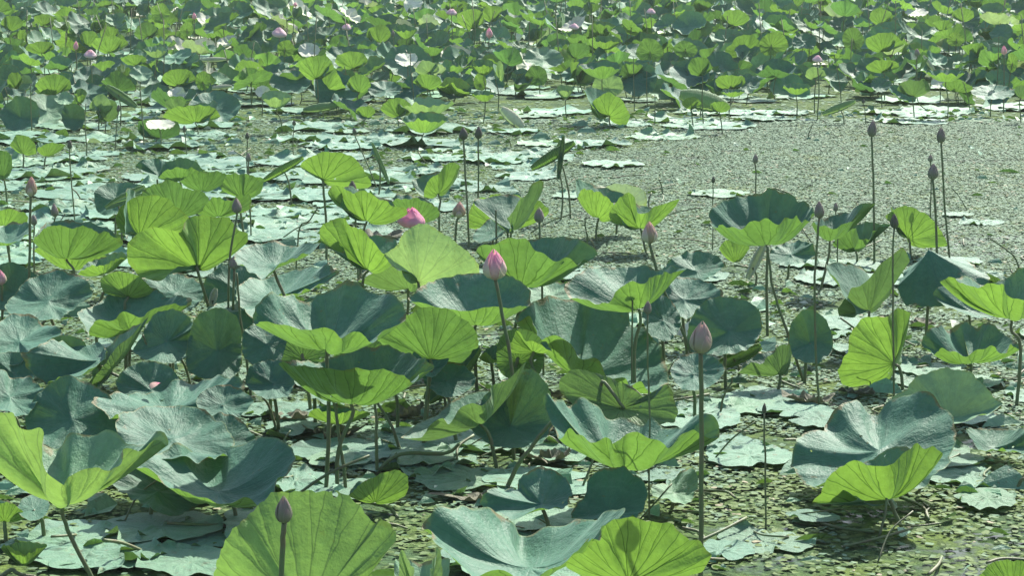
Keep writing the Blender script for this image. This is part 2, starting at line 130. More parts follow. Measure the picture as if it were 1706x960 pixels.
    ('huge light green leaf at the bottom edge behind a dark closed bud', 0,[0.7,1.12,0.25],0.07,[-534,5460,220],[-199,91,-30,-240,29,96,-212,-10,188,-176,18,244,-149,55,266,-88,72,308,-49,78,314,13,85,319,75,89,313,137,84,274,180,76,232,191,80,248,227,73,212,225,45,177,149,108,72,61,195,-80],[-510,5453,0],[-513,5463,110]),
    ('small lime leaf curled on the water below the five stalks', 0,[1.05,1.0,0],0.1,[-468,7261,42],[-90,0,25,-50,-2,64,1,6,91,71,31,108,108,27,86,114,19,50,95,26,12,47,68,-10,32,93,24,0,85,55,-64,56,55],[-508,7250,0],[-484,7245,21]),
    ('low lime-edged leaf seen between the five stalks', 0,[0.95,0.96,0],0.08,[-674,8341,65],[-123,-2,44,-78,-39,69,20,-92,66,85,-28,64,121,17,39,52,98,45,-65,88,50],[-692,8377,0],[-702,8368,32]),
    ('mint leaf with a torn left edge lying under the wide bowl leaf', 0,[0.68,1.02,0],0.04,[-706,8546,145],[-166,-5,55,-106,-86,33,-42,-157,-7,62,-132,0,167,5,1,118,98,13,-9,176,12,-101,114,25],[-661,8574,0],[-694,8545,72]),
    ('little yellow cup leaf near the bottom left corner', 0,[0.97,0.98,0],0.12,[-1511,6550,31],[-70,-1,56,-58,6,68,-18,-33,60,16,-48,51,40,-6,54,66,31,58,34,27,67,-23,29,68],[-1479,6540,0],[-1490,6539,15]),
    ('lime leaf edge at the left picture border below the lime bowl leaf', 0,[1.04,1.02,0],0.1,[-1653,6916,71],[-89,-13,34,-28,-19,62,19,-14,68,54,1,40,74,20,11,26,76,9,15,82,31,0,75,48,-56,43,54],[-1641,6920,0],[-1652,6904,35]),
    ('pale leaf standing behind the stalk of the lime bowl leaf at lower left', 0,[0.63,1.01,0],0.04,[-1564,6937,105],[1,-72,-16,40,-52,-14,49,30,8,27,72,17,-13,93,28,-42,60,24,-50,-11,3],[-1534,6947,0],[-1535,6943,53]),
    ('bright leaf top peeping in at the bottom right corner', 0,[0.96,0.94,0],0.1,[1440,6052,107],[-98,31,31,-74,25,64,-47,18,85,-5,-6,91,46,-9,83,99,-13,40,63,49,62,0,85,55,-55,68,51],[1464,6060,0],[1436,6037,54]),
    ('pale wavy leaf at the right picture edge beside the big blue-grey leaf', 0,[0.65,0.94,0],0.05,[1809,8022,46],[-71,-69,12,-18,-129,31,79,-97,15,181,-39,28,140,-18,69,81,116,47,-25,106,54,-93,52,69],[1800,8022,0],[1820,8021,23]),
    ('dull olive leaf seen from beneath with pale rays, under the largest blue leaf', 0,[0.26,0.84,0.25],0.04,[423,8271,145],[-110,-84,-26,-232,17,54,-238,26,97,-194,35,146,-119,33,140,-44,26,116,50,12,68,119,1,38,176,19,92,201,5,44,215,-20,-15,192,-49,-50,76,-100,-41,-18,-122,-33],[420,8313,0],[341,8292,238]),
    ('dark leaf with pale radiating ribs, behind the mauve pointed bud', 0,[0.6,0.99,0],0.06,[943,9348,248],[-75,-120,-82,55,-110,-66,138,-5,-7,133,58,80,61,110,124,-56,117,128,-125,76,98,-172,33,26,-179,-1,-79],[940,9335,0],[928,9328,124]),
    ('mint leaf with a raised fold above the mauve pointed bud', 0,[0.58,0.97,0],0.05,[788,9875,294],[-87,-72,-43,-11,-146,-57,132,-65,-30,177,-12,30,117,93,68,11,149,82,-91,87,69,-123,8,-1],[826,9866,0],[797,9862,147]),
    ('light blue-green leaf with small lime folds, right of the cream bud stem', 0,[0.6,1.05,0],0.06,[918,10783,283],[-96,-89,-55,52,-93,-24,144,7,35,96,80,73,-20,134,77,-132,49,53,-164,10,-11],[892,10796,0],[886,10806,141]),
    ('blue-grey leaf behind the two small closed buds at centre right', 0,[0.57,1.02,0],0.05,[647,9225,315],[-56,-85,-49,20,-91,-69,77,3,-14,49,84,64,-8,95,101,-66,72,66,-90,8,12],[666,9252,0],[656,9256,158]),
    ('dull green leaf curled over the water near the rolled bright leaf', 0,[0.21,0.79,0.25],0.08,[1153,9225,79],[-184,20,4,-142,2,44,-79,-48,68,-15,-22,123,36,2,134,50,23,82,37,46,4,53,138,52,0,132,85,-105,100,60],[1132,9252,0],[1152,9225,40]),
    ('dark round leaf right of the leaning stem, behind the tall bud stem', 0,[0.6,0.98,0],0.05,[1301,9386,187],[-62,-82,-58,15,-94,-72,91,-30,-29,93,35,52,43,46,125,-26,29,144,-77,64,73,-93,7,-23],[1274,9371,0],[1284,9397,94]),
    ('small bright leaf under the left end of the tall bowl leaf', 0,[1.03,1.03,0],0.12,[1295,12559,49],[-93,21,78,-52,24,130,10,17,121,72,11,132,79,3,80,41,51,74,0,83,54,-44,58,68],[1286,12559,0],[1289,12550,25]),
    ('pale leaf seen beneath the tall bowl leaf', 0,[0.64,0.99,0],0.05,[1547,12008,179],[-84,-72,-39,26,-110,-33,131,-18,3,115,25,64,21,126,56,-85,73,33,-125,13,-12],[1513,12005,0],[1537,12024,89]),
    ('dark green leaf tilted up between the stems left of centre', 0,[0.61,0.95,0],0.05,[-1205,8795,269],[7,-108,-103,91,-37,-80,92,55,27,76,61,126,7,32,174,-77,15,147,-117,23,58,-116,-55,-64],[-1158,8775,0],[-1199,8796,134]),
    ('very dark leaf under the lime lobe of the grey-blue leaf', 0,[0.57,0.95,0],0.05,[-986,8685,315],[-44,-71,-72,40,-68,-73,98,7,-14,72,61,50,-24,93,74,-95,30,56,-100,-19,-33],[-981,8734,0],[-983,8703,158]),
    ('dim olive leaf hanging behind the left end of the wide bowl leaf', 0,[0.42,0.87,0],0.04,[-834,8578,275],[-80,-39,-16,-64,7,72,-50,18,123,35,25,117,95,26,93,85,-11,2,5,-54,-33],[-794,8592,0],[-796,8567,137]),
    ('slate blue leaf under the big notched fan leaf', 0,[0.6,0.95,0],0.05,[-1503,9605,368],[-62,-121,-46,91,-84,-53,133,42,6,62,131,54,-49,154,70,-140,48,46,-161,-29,-9],[-1513,9589,0],[-1518,9593,184]),
    ('deep shadowed leaf behind the pair of stems left of centre', 0,[0.61,1.0,0],0.05,[-1244,9779,352],[-57,-98,-79,101,-60,-72,132,34,22,58,97,95,-39,109,107,-125,31,78,-160,-25,-10],[-1291,9827,0],[-1280,9803,176]),
    ('folded bright leaf with pale sunlit back standing at the far duckweed edge', 0,[0.95,1.01,0],0.16,[960,21607,114],[-90,-189,-21,-174,-60,42,-187,16,111,-129,-14,173,-26,-45,232,62,-86,208,137,-65,132,196,-7,38,195,86,-60,163,150,-102,155,336,29,0,312,202,-255,-36,267],[990,21607,0],[959,21600,57]),
    ('small folded leaf with two pale upright edges at the bottom edge', 0,[0.39,1.1,0.6],0.08,[-253,5893,105],[-64,12,49,-62,26,131,-54,41,160,-36,8,154,-15,-105,124,22,-104,124,34,1,144,45,44,159,55,30,130,62,17,47,75,102,110,0,141,91,-78,97,112],[-211,5915,0],[-218,5893,52]),  # pale tint carries the direct sun on its folded edges
    ('dark leaf half hidden at the left edge under the shadowed blue leaf', 0,[0.49,1.04,0],0.06,[-2018,8710,186],[54,58,74,-33,72,80,-80,-3,82,-108,-21,27,-66,-70,-41,-1,-105,-41,63,-59,-34,86,22,14],[-2060,8720,0],[-2036,8705,93]),
    ('deep blue-green leaf in shade right of the wide grey-blue leaf', 0,[0.49,0.93,0],0.06,[-1075,7970,224],[68,62,46,-3,96,57,-74,48,50,-99,-12,14,-52,-74,-25,22,-106,-28,80,-51,-19,112,16,13],[-1098,8007,0],[-1091,7974,112]),
    ('deep green leaf in shade beneath the lime-lobed grey-blue leaf', 0,[0.35,0.96,0],0.06,[-931,8395,214],[51,61,69,-17,74,84,-92,3,71,-110,-11,13,-62,-71,-28,-5,-108,-34,62,-63,-33,79,12,17],[-899,8425,0],[-931,8411,107]),
    ('shadowed leaf under the broad blue leaf behind the pink bud', 0,[0.59,0.94,0],0.06,[-265,8970,246],[60,90,56,-24,123,73,-108,61,49,-149,-5,9,-93,-81,-28,-24,-140,-31,74,-89,-19,96,4,10],[-312,8991,0],[-289,8996,123]),
    ('dark green leaf in shade left of the largest blue leaf', 0,[0.56,0.95,0],0.06,[22,8704,240],[13,-68,-66,-51,-54,-48,-83,-11,-1,-73,23,92,-19,25,133,51,23,125,94,17,94,107,-10,1,71,-50,-62],[-8,8740,0],[0,8730,120]),
    ('pale leaf peeping behind the top edge of the largest blue leaf', 0,[0.5,1.1,0.6],0.06,[188,10421,220],[-142,4,18,-92,-73,-20,-18,-135,-24,69,-86,-16,117,-1,14,84,74,41,-9,130,47,-90,71,42],[191,10457,0],[184,10442,110]),
    ('dark green low leaf between the largest blue leaf and the ribbed dark leaf', 0,[0.37,1.02,0],0.06,[720,8528,227],[82,54,62,16,106,67,-49,80,51,-90,9,11,-58,-76,-38,-3,-119,-41,77,-74,-27,127,-8,24],[732,8522,0],[727,8541,113]),
    ('dark leaf below the ruffled grey leaf with olive lip', 0,[0.7,0.94,0],0.06,[-1805,9771,187],[-107,-15,31,-55,-83,-27,27,-102,-62,96,-37,-51,117,24,21,88,38,76,3,69,101,-69,37,88],[-1793,9814,0],[-1812,9798,94]),
    ('dark leaf wedged under the grey-blue leaf with a lime lobe', 0,[0.69,0.91,0],0.06,[-941,9949,180],[98,45,72,5,94,93,-90,55,58,-114,-8,22,-69,-81,-42,17,-124,-43,80,-70,-35,126,12,9],[-972,9970,0],[-950,9967,90]),
    ('dark leaf deep between the wide bowl leaf and the round green leaf', 0,[0.75,1.1,0],0.06,[-481,8496,228],[66,71,54,-11,100,73,-83,54,59,-127,-6,16,-72,-74,-31,-10,-118,-39,62,-75,-27,86,5,7],[-457,8534,0],[-457,8524,114]),
    ('very dark leaf at the left edge under the small bright one', 0,[0.69,0.96,0],0.06,[-2444,10596,205],[-134,-27,38,-93,-99,-34,12,-140,-68,97,-69,-64,139,35,28,77,85,93,-20,59,143,-103,-6,118],[-2398,10642,0],[-2438,10629,103]),
    ("dark leaf back behind the wide bowl leaf's rim", 0,[0.42,1.01,0],0.06,[-611,9047,188],[-5,-71,-47,-70,-54,-34,-136,-10,5,-102,10,62,-46,31,89,29,37,82,82,25,60,93,-5,-2,56,-50,-34],[-651,9061,0],[-612,9056,94]),
    ('dark leaf in shade below the pale mint pointed leaf', 0,[0.7,0.99,0],0.06,[-1796,8632,244],[66,32,96,-18,22,115,-73,12,92,-109,-19,23,-57,-77,-42,16,-108,-47,81,-49,-46,100,22,9],[-1778,8647,0],[-1805,8635,122]),
    ('dark leaf behind the thick folded bright leaf', 0,[0.44,0.88,0],0.06,[-253,8297,246],[-93,-1,12,-59,-68,-16,-4,-104,-38,69,-59,-35,114,4,8,72,55,46,6,92,61,-79,42,56],[-204,8293,0],[-232,8286,123]),
    ('curled leaf flap with sunlit white in its colour behind the two-winged leaf over the duckweed', 0,[0.38,0.98,1],0.14,[670,14013,179],[-84,-110,11,-161,10,34,-127,-8,103,-16,-31,165,45,-33,162,176,4,117,201,-7,42,159,39,-32,126,142,47,0,164,106,-136,11,139],[663,14012,0],[677,14008,89]),  # sunlit back of the neighbouring leaf, its glare put into a white tint
    ('pair-topped bright leaf in the left upper corner of the distant bed', 1,[0.87,1.0,0],0.11,[-7241,31812,458],[-26,-113,31,-132,-26,96,-95,-35,167,-45,-16,209,36,-7,207,94,30,203,151,40,154,178,43,88,94,98,17,78,177,76,0,175,113,-54,-25,199],[-7250,31827,0],[-7241,31831,229]),
    ('wide lime leaf in the upper left of the distant bed', 1,[1.1,0.92,0],0.11,[-7338,34525,409],[134,66,114,0,158,102,-85,150,78,-82,59,19,-130,-25,61,-135,-34,132,-68,-36,161,22,-23,174,83,7,171,154,38,128,181,41,72,124,-56,30],[-7349,34569,0],[-7352,34549,204]),
    ('broad bright leaf left of the pink blossom at far left', 1,[0.89,0.91,0],0.11,[-5990,27988,356],[139,51,122,0,161,104,-111,137,76,-123,43,13,-188,-39,55,-168,-31,109,-78,-48,135,-16,-44,149,85,-11,144,155,27,112,164,37,56,105,-69,23],[-5953,27999,0],[-5956,27980,178]),
    ('bright leaf above the large lime pair in the distant bed at left', 1,[1.04,1.07,0],0.11,[-6088,32418,395],[-38,-97,40,-116,-19,70,-88,-31,135,-50,-14,179,15,-7,184,86,24,175,127,16,126,133,28,78,85,82,26,69,150,75,0,152,99,-64,-5,170],[-6073,32461,0],[-6072,32422,198]),
    ('large lime leaf right of the pink blossom at far left', 1,[1.02,1.09,0],0.11,[-5221,28459,338],[175,77,156,0,208,134,-129,188,97,-136,69,19,-203,-34,92,-169,-44,165,-78,-50,197,39,-30,222,114,-4,207,203,44,158,245,48,94,153,-82,40],[-5257,28473,0],[-5231,28464,169]),
    ('lime leaf overlapping behind the large lime leaf right of the pink blossom at far left', 1,[1.02,0.91,0],0.11,[-5343,29330,458],[112,34,119,0,140,91,-94,122,65,-106,41,11,-135,-22,64,-122,-26,117,-65,-4,166,-19,-3,174,56,1,159,102,10,125,112,23,60,81,-66,27],[-5359,29317,0],[-5346,29338,229]),
    ('bright leaf above the pink blossom at far left', 1,[0.88,1.0,0],0.11,[-5617,29166,387],[-39,-103,30,-94,-14,81,-85,-31,147,-46,-13,191,28,-6,191,85,25,187,120,14,142,143,30,65,81,88,18,70,163,72,0,160,104,-74,-14,175],[-5645,29148,0],[-5628,29149,193]),
    ('nearly round lime leaf standing upright high at left', 1,[0.87,1.09,0],0.06,[-5824,36656,487],[-67,-72,-86,-150,-35,-1,-128,-10,119,-69,4,165,26,11,187,97,30,117,144,11,8,75,-52,-88,15,-77,-107],[-5841,36692,0],[-5832,36660,244]),
    ('dim green leaf with a lime top edge in the distant bed at left', 1,[0.35,0.96,0],0.14,[-5376,32509,336],[164,16,115,0,169,109,-117,160,35,-120,50,-38,-194,-31,43,-119,-33,160,-58,0,207,47,-7,199,128,6,134,147,25,34,85,-108,-16],[-5417,32520,0],[-5392,32529,168]),
    ('rounded bright leaf left of a pale pink bud in the distant bed', 1,[0.85,1.09,0],0.06,[-4541,30789,499],[10,-52,-72,-51,-46,-65,-102,-22,9,-76,-2,72,-21,5,121,32,10,123,72,19,87,95,6,13,57,-34,-53],[-4578,30814,0],[-4549,30811,250]),
    ('light green leaf above a mint crumpled one in the distant bed at left', 1,[0.92,1.07,0],0.11,[-4271,24915,400],[98,38,86,0,114,74,-75,95,59,-89,32,18,-130,-20,43,-109,-14,93,-64,-18,119,3,-21,119,63,0,115,111,24,90,129,24,42,78,-49,18],[-4309,24909,0],[-4271,24926,200]),
    ('crumpled mint leaf in the distant bed at left', 1,[0.3,1.16,0.6],0.06,[-4154,24643,316],[-138,-23,16,-86,-82,-35,-1,-125,-62,87,-62,-51,121,21,17,68,79,67,-25,100,93,-97,36,80],[-4178,24682,0],[-4180,24644,158]),
    ('pale cup leaf with a lime left wing in the distant bed at left', 1,[0.3,1.09,0.6],0.12,[-4299,26634,372],[55,90,139,-22,124,142,-128,15,137,-159,-20,106,-91,-90,93,-30,-149,88,32,-134,111,72,-80,90,122,25,100],[-4339,26640,0],[-4335,26626,186]),
    ('wide bright leaf under the cream rolled leaf at far left', 1,[1.06,0.99,0],0.11,[-3657,23970,246],[143,65,124,0,168,109,-98,159,73,-99,62,10,-158,-21,64,-134,-34,124,-38,-32,167,33,-24,176,121,16,167,165,26,125,205,34,59,130,-66,31],[-3666,23996,0],[-3655,23999,123]),
    ('upright bright leaf with a dark slit in the distant bed at left', 1,[0.9,0.9,0],0.06,[-3383,24001,260],[14,-59,-67,-36,-53,-59,-75,-20,16,-61,5,93,-7,10,130,30,13,131,75,23,84,81,1,-2,58,-39,-56],[-3350,24003,0],[-3350,23985,130]),
    ('large bright fluted leaf at the left edge of the distant bed', 1,[1.11,1.06,0],0.11,[-4752,22692,231],[154,66,134,0,180,116,-106,161,93,-112,61,28,-172,-30,95,-130,-33,164,-66,-23,202,28,5,220,96,34,207,169,45,152,184,43,78,129,-71,30],[-4793,22723,0],[-4776,22700,115]),
    ('bright leaf left of the fluted one at far left', 1,[1.13,0.91,0],0.11,[-5392,23839,207],[88,15,146,0,144,93,-73,137,74,-70,55,21,-84,-15,67,-74,-27,133,-47,1,178,-7,11,180,32,19,180,68,2,128,73,22,78,55,-74,38],[-5349,23839,0],[-5387,23833,103]),
    ('mint leaf between two bright leaves at far left', 1,[0.42,1.08,0.6],0.06,[-5335,24002,251],[57,19,89,3,22,102,-54,17,84,-84,-17,27,-44,-64,-49,10,-82,-63,63,-47,-36,84,19,13],[-5328,24014,0],[-5326,24013,125]),
    ('big torn grey leaf at far left with ragged upper edge', 1,[0.57,1.04,0],0.06,[-4754,21195,122],[124,83,158,-23,12,225,-139,56,145,-201,-42,55,-94,-141,-91,18,-180,-110,135,-100,-78,172,39,18],[-4739,21177,0],[-4748,21173,61]),
    ('big torn pale grey leaf spreading right at far left', 1,[0.38,1.03,0.6],0.06,[-4673,22021,122],[-248,-53,26,-156,-149,-81,-9,-231,-106,130,-131,-88,176,37,16,96,156,122,-51,188,163,-207,5,141],[-4710,22053,0],[-4682,22035,61]),
    ('hanging slate leaf right of the torn grey leaves', 1,[0.75,0.9,0],0.06,[-4245,21129,122],[95,32,113,13,15,154,-80,22,123,-97,-18,20,-50,-98,-64,31,-111,-98,105,-54,-67,120,26,27],[-4265,21133,0],[-4250,21117,61]),
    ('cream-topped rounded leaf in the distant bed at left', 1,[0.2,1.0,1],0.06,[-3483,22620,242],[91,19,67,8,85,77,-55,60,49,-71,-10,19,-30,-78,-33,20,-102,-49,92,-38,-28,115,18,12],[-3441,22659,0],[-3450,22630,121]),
    ('olive leaf under the cream-topped rounded leaf', 1,[0.32,0.87,0.25],0.11,[-3209,21004,203],[97,28,98,0,118,76,-75,102,60,-87,38,17,-114,-14,54,-114,-10,98,-68,-12,126,-14,-20,127,37,-8,123,92,7,93,96,19,57,69,-56,20],[-3222,21051,0],[-3216,21041,101]),
    ('wide sunlit green leaf standing at the far shore of the pads', 1,[1.07,1.0,0],0.11,[-3011,20773,122],[209,72,185,0,242,157,-165,212,104,-188,72,9,-299,-42,62,-245,-53,123,-120,-74,159,-15,-79,169,138,-35,162,207,0,122,236,36,54,160,-110,35],[-2969,20761,0],[-2986,20775,61]),
    ('large dark blue leaf behind the wide sunlit green leaf at the far shore', 1,[0.51,0.99,0],0.06,[-3033,22237,122],[-247,-34,30,-159,-182,-60,48,-268,-110,186,-136,-95,281,37,31,196,141,126,-21,232,178,-184,116,144],[-3055,22250,0],[-3040,22249,61]),
    ('dark folded leaf with a white sunlit top lying on the pads', 1,[-0.02,0.85,0],0.1,[-3209,19869,61],[-117,-134,29,-184,-25,74,-180,-17,157,-93,-50,179,68,-35,175,176,21,131,182,30,29,140,144,101,0,189,122,-151,22,164],[-3257,19865,0],[-3242,19883,30]),  # darker tint paints in the shade on its underside
    ('yellow-green leaf with a cream flap at far left', 1,[1.04,0.91,0],0.12,[-4229,21434,240],[47,44,140,13,14,160,-37,43,140,-50,-2,111,-15,-64,110,18,-113,89,43,-92,107,58,-57,90,71,22,110],[-4208,21463,0],[-4229,21453,120]),
    ('pale leaf beside the cream-flapped leaf at far left', 1,[0.51,1.2,0.6],0.06,[-4488,21982,246],[-101,-20,15,-51,-67,-31,21,-93,-44,77,-37,-35,95,19,5,54,59,51,-4,70,77,-69,32,57],[-4452,21973,0],[-4471,21982,123]),
    ('mint leaf left of the slanting rolled leaf at far left', 1,[0.31,1.03,0.6],0.14,[-3922,20909,228],[-35,-92,7,-111,-20,20,-75,-22,101,-36,-6,143,19,15,152,77,0,106,104,21,25,47,63,-23,48,132,22,0,119,77,-71,-18,122],[-3967,20956,0],[-3952,20932,114]),
    ('green leaf under the slanting rolled leaf at far left', 1,[0.26,0.8,0.25],0.11,[-3879,20933,122],[-45,-104,42,-95,-10,87,-82,-26,153,-32,-8,196,8,18,206,65,28,200,107,13,152,118,27,69,73,90,19,66,169,74,0,164,106,-76,-4,181],[-3900,20957,0],[-3890,20930,61]),
    ('dark slate leaf high in the distant bed at left', 1,[0.51,1.1,0],0.06,[-7188,42981,303],[108,36,105,10,92,126,-89,34,116,-116,-19,15,-61,-92,-77,30,-118,-97,117,-48,-65,150,26,32],[-7207,42994,0],[-7181,43004,152]),
    ('dark slate leaf left of the pale pink blossom', 1,[0.48,0.92,0],0.06,[-3609,30660,438],[-152,-17,34,-88,-88,-56,12,-133,-81,112,-57,-66,139,17,16,90,61,103,-18,65,141,-93,45,106],[-3591,30676,0],[-3605,30654,219]),
    ('dark leaf at the top picture edge at left', 1,[0.65,0.94,0],0.14,[-7522,40811,490],[151,67,87,0,157,102,-101,148,55,-101,52,-7,-150,-27,22,-73,-63,62,3,-67,94,95,-45,81,167,15,58,196,36,16,138,-68,-4],[-7505,40794,0],[-7517,40816,245]),
    ('bright leaf under the pale pink blossom, left of centre', 1,[1.05,0.9,0],0.06,[-2795,27084,450],[9,-51,-81,-53,-47,-55,-94,-18,9,-74,3,82,2,15,116,56,12,116,92,17,72,122,10,5,86,-24,-60],[-2838,27084,0],[-2810,27100,225]),
    ('white-topped folded leaf high in the distant bed left of centre', 1,[0.22,0.97,1],0.06,[-2512,27128,427],[110,52,73,-8,107,101,-99,50,80,-126,-11,13,-66,-90,-52,26,-134,-55,110,-59,-40,149,14,21],[-2514,27159,0],[-2516,27131,214]),  # white tint stands in for sun on its top
    ('large bright fan leaf under the white-topped folded one', 1,[1.09,1.09,0],0.11,[-2030,22694,402],[158,31,174,0,199,129,-104,192,92,-108,83,21,-172,-10,97,-147,-24,172,-69,-12,231,-8,-20,232,92,22,238,171,14,174,185,21,97,101,-105,30],[-2012,22707,0],[-2003,22698,201]),
    ('big slate leaf at the far shore left of centre', 1,[0.66,0.96,0],0.06,[-2406,24163,239],[-265,-28,21,-161,-151,-50,-12,-249,-78,113,-155,-73,200,21,32,102,154,122,-42,210,149,-209,65,119],[-2434,24212,0],[-2432,24191,119]),
    ('pale heart-shaped leaf at the far shore with a cream leaf behind it', 1,[0.45,1.08,0.6],0.12,[-2257,21010,231],[-143,-8,110,-90,-88,97,-22,-139,117,48,-138,108,85,-70,113,155,25,117,93,69,150,-6,95,171,-115,0,163],[-2209,21034,0],[-2219,21042,116]),
    ('cream bent leaf behind the pale heart-shaped one', 1,[0.35,1.09,1],0.06,[-2612,22922,244],[67,11,52,-2,50,69,-46,32,55,-73,-8,12,-43,-50,-32,7,-74,-42,59,-37,-23,86,10,8],[-2623,22911,0],[-2607,22905,122]),
    ('bright leaf with a notched front left of centre in the distant bed', 1,[0.96,1.04,0],0.11,[-1819,25045,357],[148,61,127,0,172,111,-109,153,80,-130,61,16,-197,-11,73,-178,-6,129,-86,-21,180,-5,-23,194,83,-8,183,148,8,146,173,16,73,132,-75,30],[-1801,25052,0],[-1828,25035,179]),
    ('upright green leaf on a short stem left of centre', 1,[0.87,1.07,0],0.11,[-1576,22682,263],[-72,-85,27,-130,-4,78,-106,-9,138,-66,7,172,-16,12,186,65,16,170,98,-2,129,116,12,62,58,73,14,57,150,64,0,145,94,-108,17,134],[-1592,22689,0],[-1599,22693,131]),
    ('grey leaf with radiating light ribs at the far shore left of centre', 1,[0.66,0.91,0],0.06,[-1346,23379,232],[95,118,75,-17,179,89,-167,57,72,-194,-12,11,-127,-109,-53,0,-194,-51,110,-113,-42,184,10,9],[-1301,23401,0],[-1338,23378,116]),
    ('lime leaf with frilled rim at upper centre', 1,[0.88,1.06,0],0.12,[-1379,28853,483],[71,97,166,-15,98,200,-138,33,169,-185,-4,135,-115,-91,117,-42,-169,113,14,-164,127,76,-97,122,138,12,132],[-1368,28893,0],[-1365,28868,242]),
    ('green leaf left of the frilled lime one at upper centre', 1,[0.95,0.92,0],0.11,[-1800,29865,389],[-95,-109,44,-170,-7,84,-149,-3,183,-65,-17,215,-11,10,241,89,15,225,146,-1,165,154,13,86,81,93,30,77,189,93,0,188,122,-134,25,178],[-1760,29855,0],[-1763,29850,195]),
    ('large bright leaf at upper centre left of a folded lighter one', 1,[1.13,1.09,0],0.11,[-595,33316,408],[143,4,253,0,244,158,-130,232,118,-145,106,32,-236,0,123,-225,3,219,-123,-8,276,-18,-10,300,83,3,293,158,-14,231,173,7,104,82,-143,52],[-619,33350,0],[-616,33347,204]),
    ('lighter folded leaf above the pink bud at upper centre', 1,[1.09,0.99,0],0.11,[-325,33927,494],[153,35,177,0,199,129,-68,206,95,-64,96,26,-143,2,90,-122,-20,178,-60,7,242,9,-17,238,97,9,236,172,8,188,177,5,98,109,-109,39],[-306,33955,0],[-311,33961,247]),
    ('light green arched leaf in the distant bed at centre', 1,[0.35,1.13,0.6],0.14,[-921,24318,354],[93,-12,107,0,119,77,-85,107,37,-104,38,-15,-151,-5,27,-101,3,110,-58,-3,136,13,-23,128,89,-5,96,118,6,26,42,-85,-3],[-958,24308,0],[-930,24300,177]),
    ('bright cup leaf with a pale flap behind at centre', 1,[0.93,0.97,0],0.12,[-297,23472,380],[75,59,161,-4,91,170,-107,8,166,-142,5,119,-86,-79,104,-33,-140,107,12,-132,123,60,-88,99,114,8,112],[-301,23482,0],[-282,23481,190]),
    ('pale flap leaf behind the bright cup leaf at centre', 1,[0.44,1.08,0.6],0.14,[-130,23219,370],[-29,-107,-1,-54,1,28,-37,-19,117,-15,1,179,8,12,185,29,-27,136,46,3,48,26,69,-33,32,168,14,0,144,93,-73,-36,151],[-157,23243,0],[-141,23223,185]),
    ('narrow lime leaf hanging under the bright cup leaf', 1,[1.06,0.98,0],0.06,[-351,24567,212],[-43,-43,-55,-77,-10,4,-63,10,86,-38,7,113,4,8,121,49,13,80,66,-8,10,33,-41,-67,-12,-53,-66],[-381,24601,0],[-347,24572,106]),
    ('low lime leaf under the narrow hanging one', 1,[1.13,0.93,0],0.12,[-269,22010,223],[-136,3,69,-84,-57,71,-41,-107,77,1,-114,75,69,-63,68,109,7,84,73,67,92,-11,105,103,-103,30,99],[-311,22000,0],[-272,22014,111]),
    ('bright wing of a leaf lying on the far pads left of centre', 1,[0.96,0.99,0],0.11,[-1119,21429,122],[112,30,132,0,148,95,-91,135,66,-107,56,11,-168,-4,74,-142,1,120,-81,9,171,-6,-2,180,63,7,171,122,5,128,145,13,75,82,-76,33],[-1080,21475,0],[-1116,21457,61]),
    ('mint leaf with lime lip lying on the far pads left of centre', 1,[0.48,1.07,0.6],0.12,[-860,21429,122],[-256,-3,123,-138,-149,123,-30,-247,142,45,-255,119,170,-126,131,293,19,133,195,143,152,-22,261,171,-197,125,167],[-814,21458,0],[-846,21451,61]),
    ('green boat-shaped leaf resting on the pads at centre', 1,[0.94,1.09,0],0.12,[-794,19714,122],[-190,1,119,-102,-119,110,-22,-185,141,61,-186,127,160,-85,113,220,19,137,177,68,159,3,177,180,-128,99,170],[-804,19703,0],[-813,19713,61]),
    ('lime leaf nearly flat on the far pads', 1,[1.07,0.99,0],0.11,[-1416,21345,122],[-67,-54,23,-109,-4,46,-97,0,84,-58,-7,104,-6,-14,109,38,-3,109,79,-1,75,81,9,44,43,50,10,41,102,44,0,100,64,-80,25,84],[-1449,21332,0],[-1451,21332,61]),
    ('crinkled lime leaf near the far shore at centre', 1,[0.89,1.09,0],0.11,[-924,23859,213],[-82,-76,30,-153,-2,70,-119,-8,114,-82,7,154,21,-15,157,99,13,143,143,12,106,161,10,64,112,57,10,87,126,61,0,139,90,-108,28,122],[-901,23860,0],[-915,23879,107]),
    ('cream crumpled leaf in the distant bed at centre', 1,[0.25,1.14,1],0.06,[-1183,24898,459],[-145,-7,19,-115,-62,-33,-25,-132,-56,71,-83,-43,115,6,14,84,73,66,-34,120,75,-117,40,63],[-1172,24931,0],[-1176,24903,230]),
    ('large mint leaf with a frilled edge at the far shore right of centre', 1,[0.42,1.0,0.6],0.06,[375,26810,344],[-244,3,22,-113,-155,-60,14,-239,-86,175,-123,-72,257,-5,16,206,76,104,32,212,137,-164,113,117],[420,26806,0],[410,26821,172]),
    ('lime scalloped leaf right of centre in the distant bed', 1,[1.14,0.93,0],0.12,[1135,26526,478],[125,21,161,29,117,167,-107,40,169,-146,12,131,-99,-79,112,-41,-156,101,50,-145,117,115,-82,102,178,-3,114],[1149,26536,0],[1138,26550,239]),
    ('mid green leaf beside the mint frilled one', 1,[0.31,1.02,0],0.11,[770,26320,391],[-64,-92,35,-116,7,80,-101,-11,141,-49,-4,190,29,-22,182,96,7,183,151,3,143,160,-1,75,105,67,23,91,151,79,0,162,105,-104,10,162],[743,26312,0],[750,26301,195]),
    ('blue leaf with green lip near the far shore right of centre', 1,[0.57,1.0,0],0.12,[910,22183,438],[154,111,151,4,198,178,-153,119,149,-240,16,133,-135,-112,113,-64,-204,121,22,-204,135,127,-123,110,186,-1,120],[954,22207,0],[920,22194,219]),
